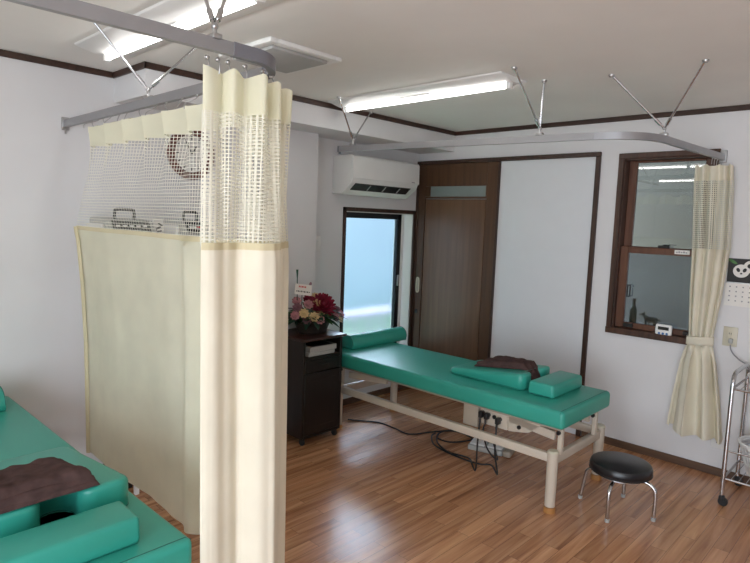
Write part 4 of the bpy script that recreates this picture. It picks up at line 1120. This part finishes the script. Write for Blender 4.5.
device(.25, -2.885, .27, 'grey device with black carry handle, left one seen through the net', False)
device(.25, -2.485, .21, 'grey device with black handle and red dial, below the wall clock', True)
t = thing('desk_card', (.30, -2.70, sh), 'small white card with dark print between the two grey devices', 'card')
bm = BM(); box(bm, (.30, -2.700, sh+.060), (.006, .060, .118), .001, 1, Matrix.Rotation(-.12, 3, 'Y')); obj('card', bm, 'paper', t, False)
bm = BM(); box(bm, (.306, -2.705, sh+.065), (.003, .036, .010), rot=Matrix.Rotation(.6, 3, 'X')); box(bm, (.306, -2.692, sh+.085), (.003, .030, .008), rot=Matrix.Rotation(-.5, 3, 'X')); box(bm, (.306, -2.70, sh+.045), (.003, .030, .008), rot=Matrix.Rotation(.3, 3, 'X')); obj('print', bm, 'blackink', t, False)

# cable and adapter on the floor beside the left table
cable('floor_cable', [(.25, -2.86, .006), (.33, -2.83, .006), (.44, -2.75, .006), (.53, -2.78, .006), (.62, -2.835, .006), (.70, -2.81, .006), (.80, -2.78, .006), (.95, -2.72, .006), (1.1, -2.6, .006)], .007, 'offwhite', 'white cable on the floor below the long curtain hem')
t = thing('power_adapter', (.24, -2.90, 0), 'black adapter box with pale lid on the floor beside the left table', 'adapter')
bm = BM(); boxb(bm, (.16, -2.99, .001), (.32, -2.87, .055), .006, 2); obj('case', bm, 'black', t)
bm = BM(); boxb(bm, (.155, -2.995, .0555), (.325, -2.865, .070), .004, 2); obj('lid', bm, 'offwhite', t)

# ================================================================== LIGHT
wd = bpy.data.worlds.new('sky'); SC.world = wd; wd.use_nodes = True
nt = wd.node_tree; bg = nt.nodes['Background']
tc = N(nt, 'ShaderNodeTexCoord'); sp = N(nt, 'ShaderNodeSeparateXYZ'); nt.links.new(tc.outputs['Generated'], sp.inputs[0])
rp = ramp(nt, [(0, (.80, .86, .92)), (.12, (.66, .80, .96)), (.6, (.44, .66, .95))]); nt.links.new(sp.outputs['Z'], rp.inputs['Fac']); nt.links.new(rp.outputs['Color'], bg.inputs['Color'])
bg.inputs['Strength'].default_value = 1.35
def area(name, loc, target, sx, sy, power, col):
    l = bpy.data.lights.new(name, 'AREA'); l.shape = 'RECTANGLE'; l.size = sx; l.size_y = sy; l.energy = power; l.color = col
    o = bpy.data.objects.new(name, l); COL.objects.link(o); o.location = loc
    o.rotation_euler = (Vector(target)-Vector(loc)).to_track_quat('-Z', 'Y').to_euler(); return o
area('daylight_left_opening', ((LX0+LX1)/2, YL-.10, 1.05), ((LX0+LX1)/2, 0, .9), LX1-LX0-.1, 2.0, 130, (.84, .91, 1.0))
area('daylight_corner_window', (-1.45, .95, 2.2), (0.0, -.55, 1.0), 1.5, .9, 480, (.72, .84, 1.0))

# ================================================================== CAMERA
cam = bpy.data.cameras.new('camera'); co = bpy.data.objects.new('camera', cam); COL.objects.link(co)
F = Vector((-0.68347924, 0.72243563, -0.10460827)); Rt = Vector((0.7233433, 0.68954981, 0.03599353)); Up = Vector((-0.09813562, 0.05106686, 0.99386195))
mt = Matrix((Rt, Up, -F)).transposed().to_4x4(); mt.translation = Vector((3.5539, -4.3012, 1.6019))
co.matrix_world = mt
cam.sensor_width = 36; cam.lens = 585.515/750*36; cam.clip_start = .02
SC.camera = co
SC.view_settings.view_transform = 'Standard'
SC.view_settings.look = 'None'
SC.view_settings.exposure = 0
SC.cycles.use_denoising = True
SC.cycles.max_bounces = 10
SC.cycles.diffuse_bounces = 5
SC.cycles.transparent_max_bounces = 24
SC.cycles.sample_clamp_indirect = 6
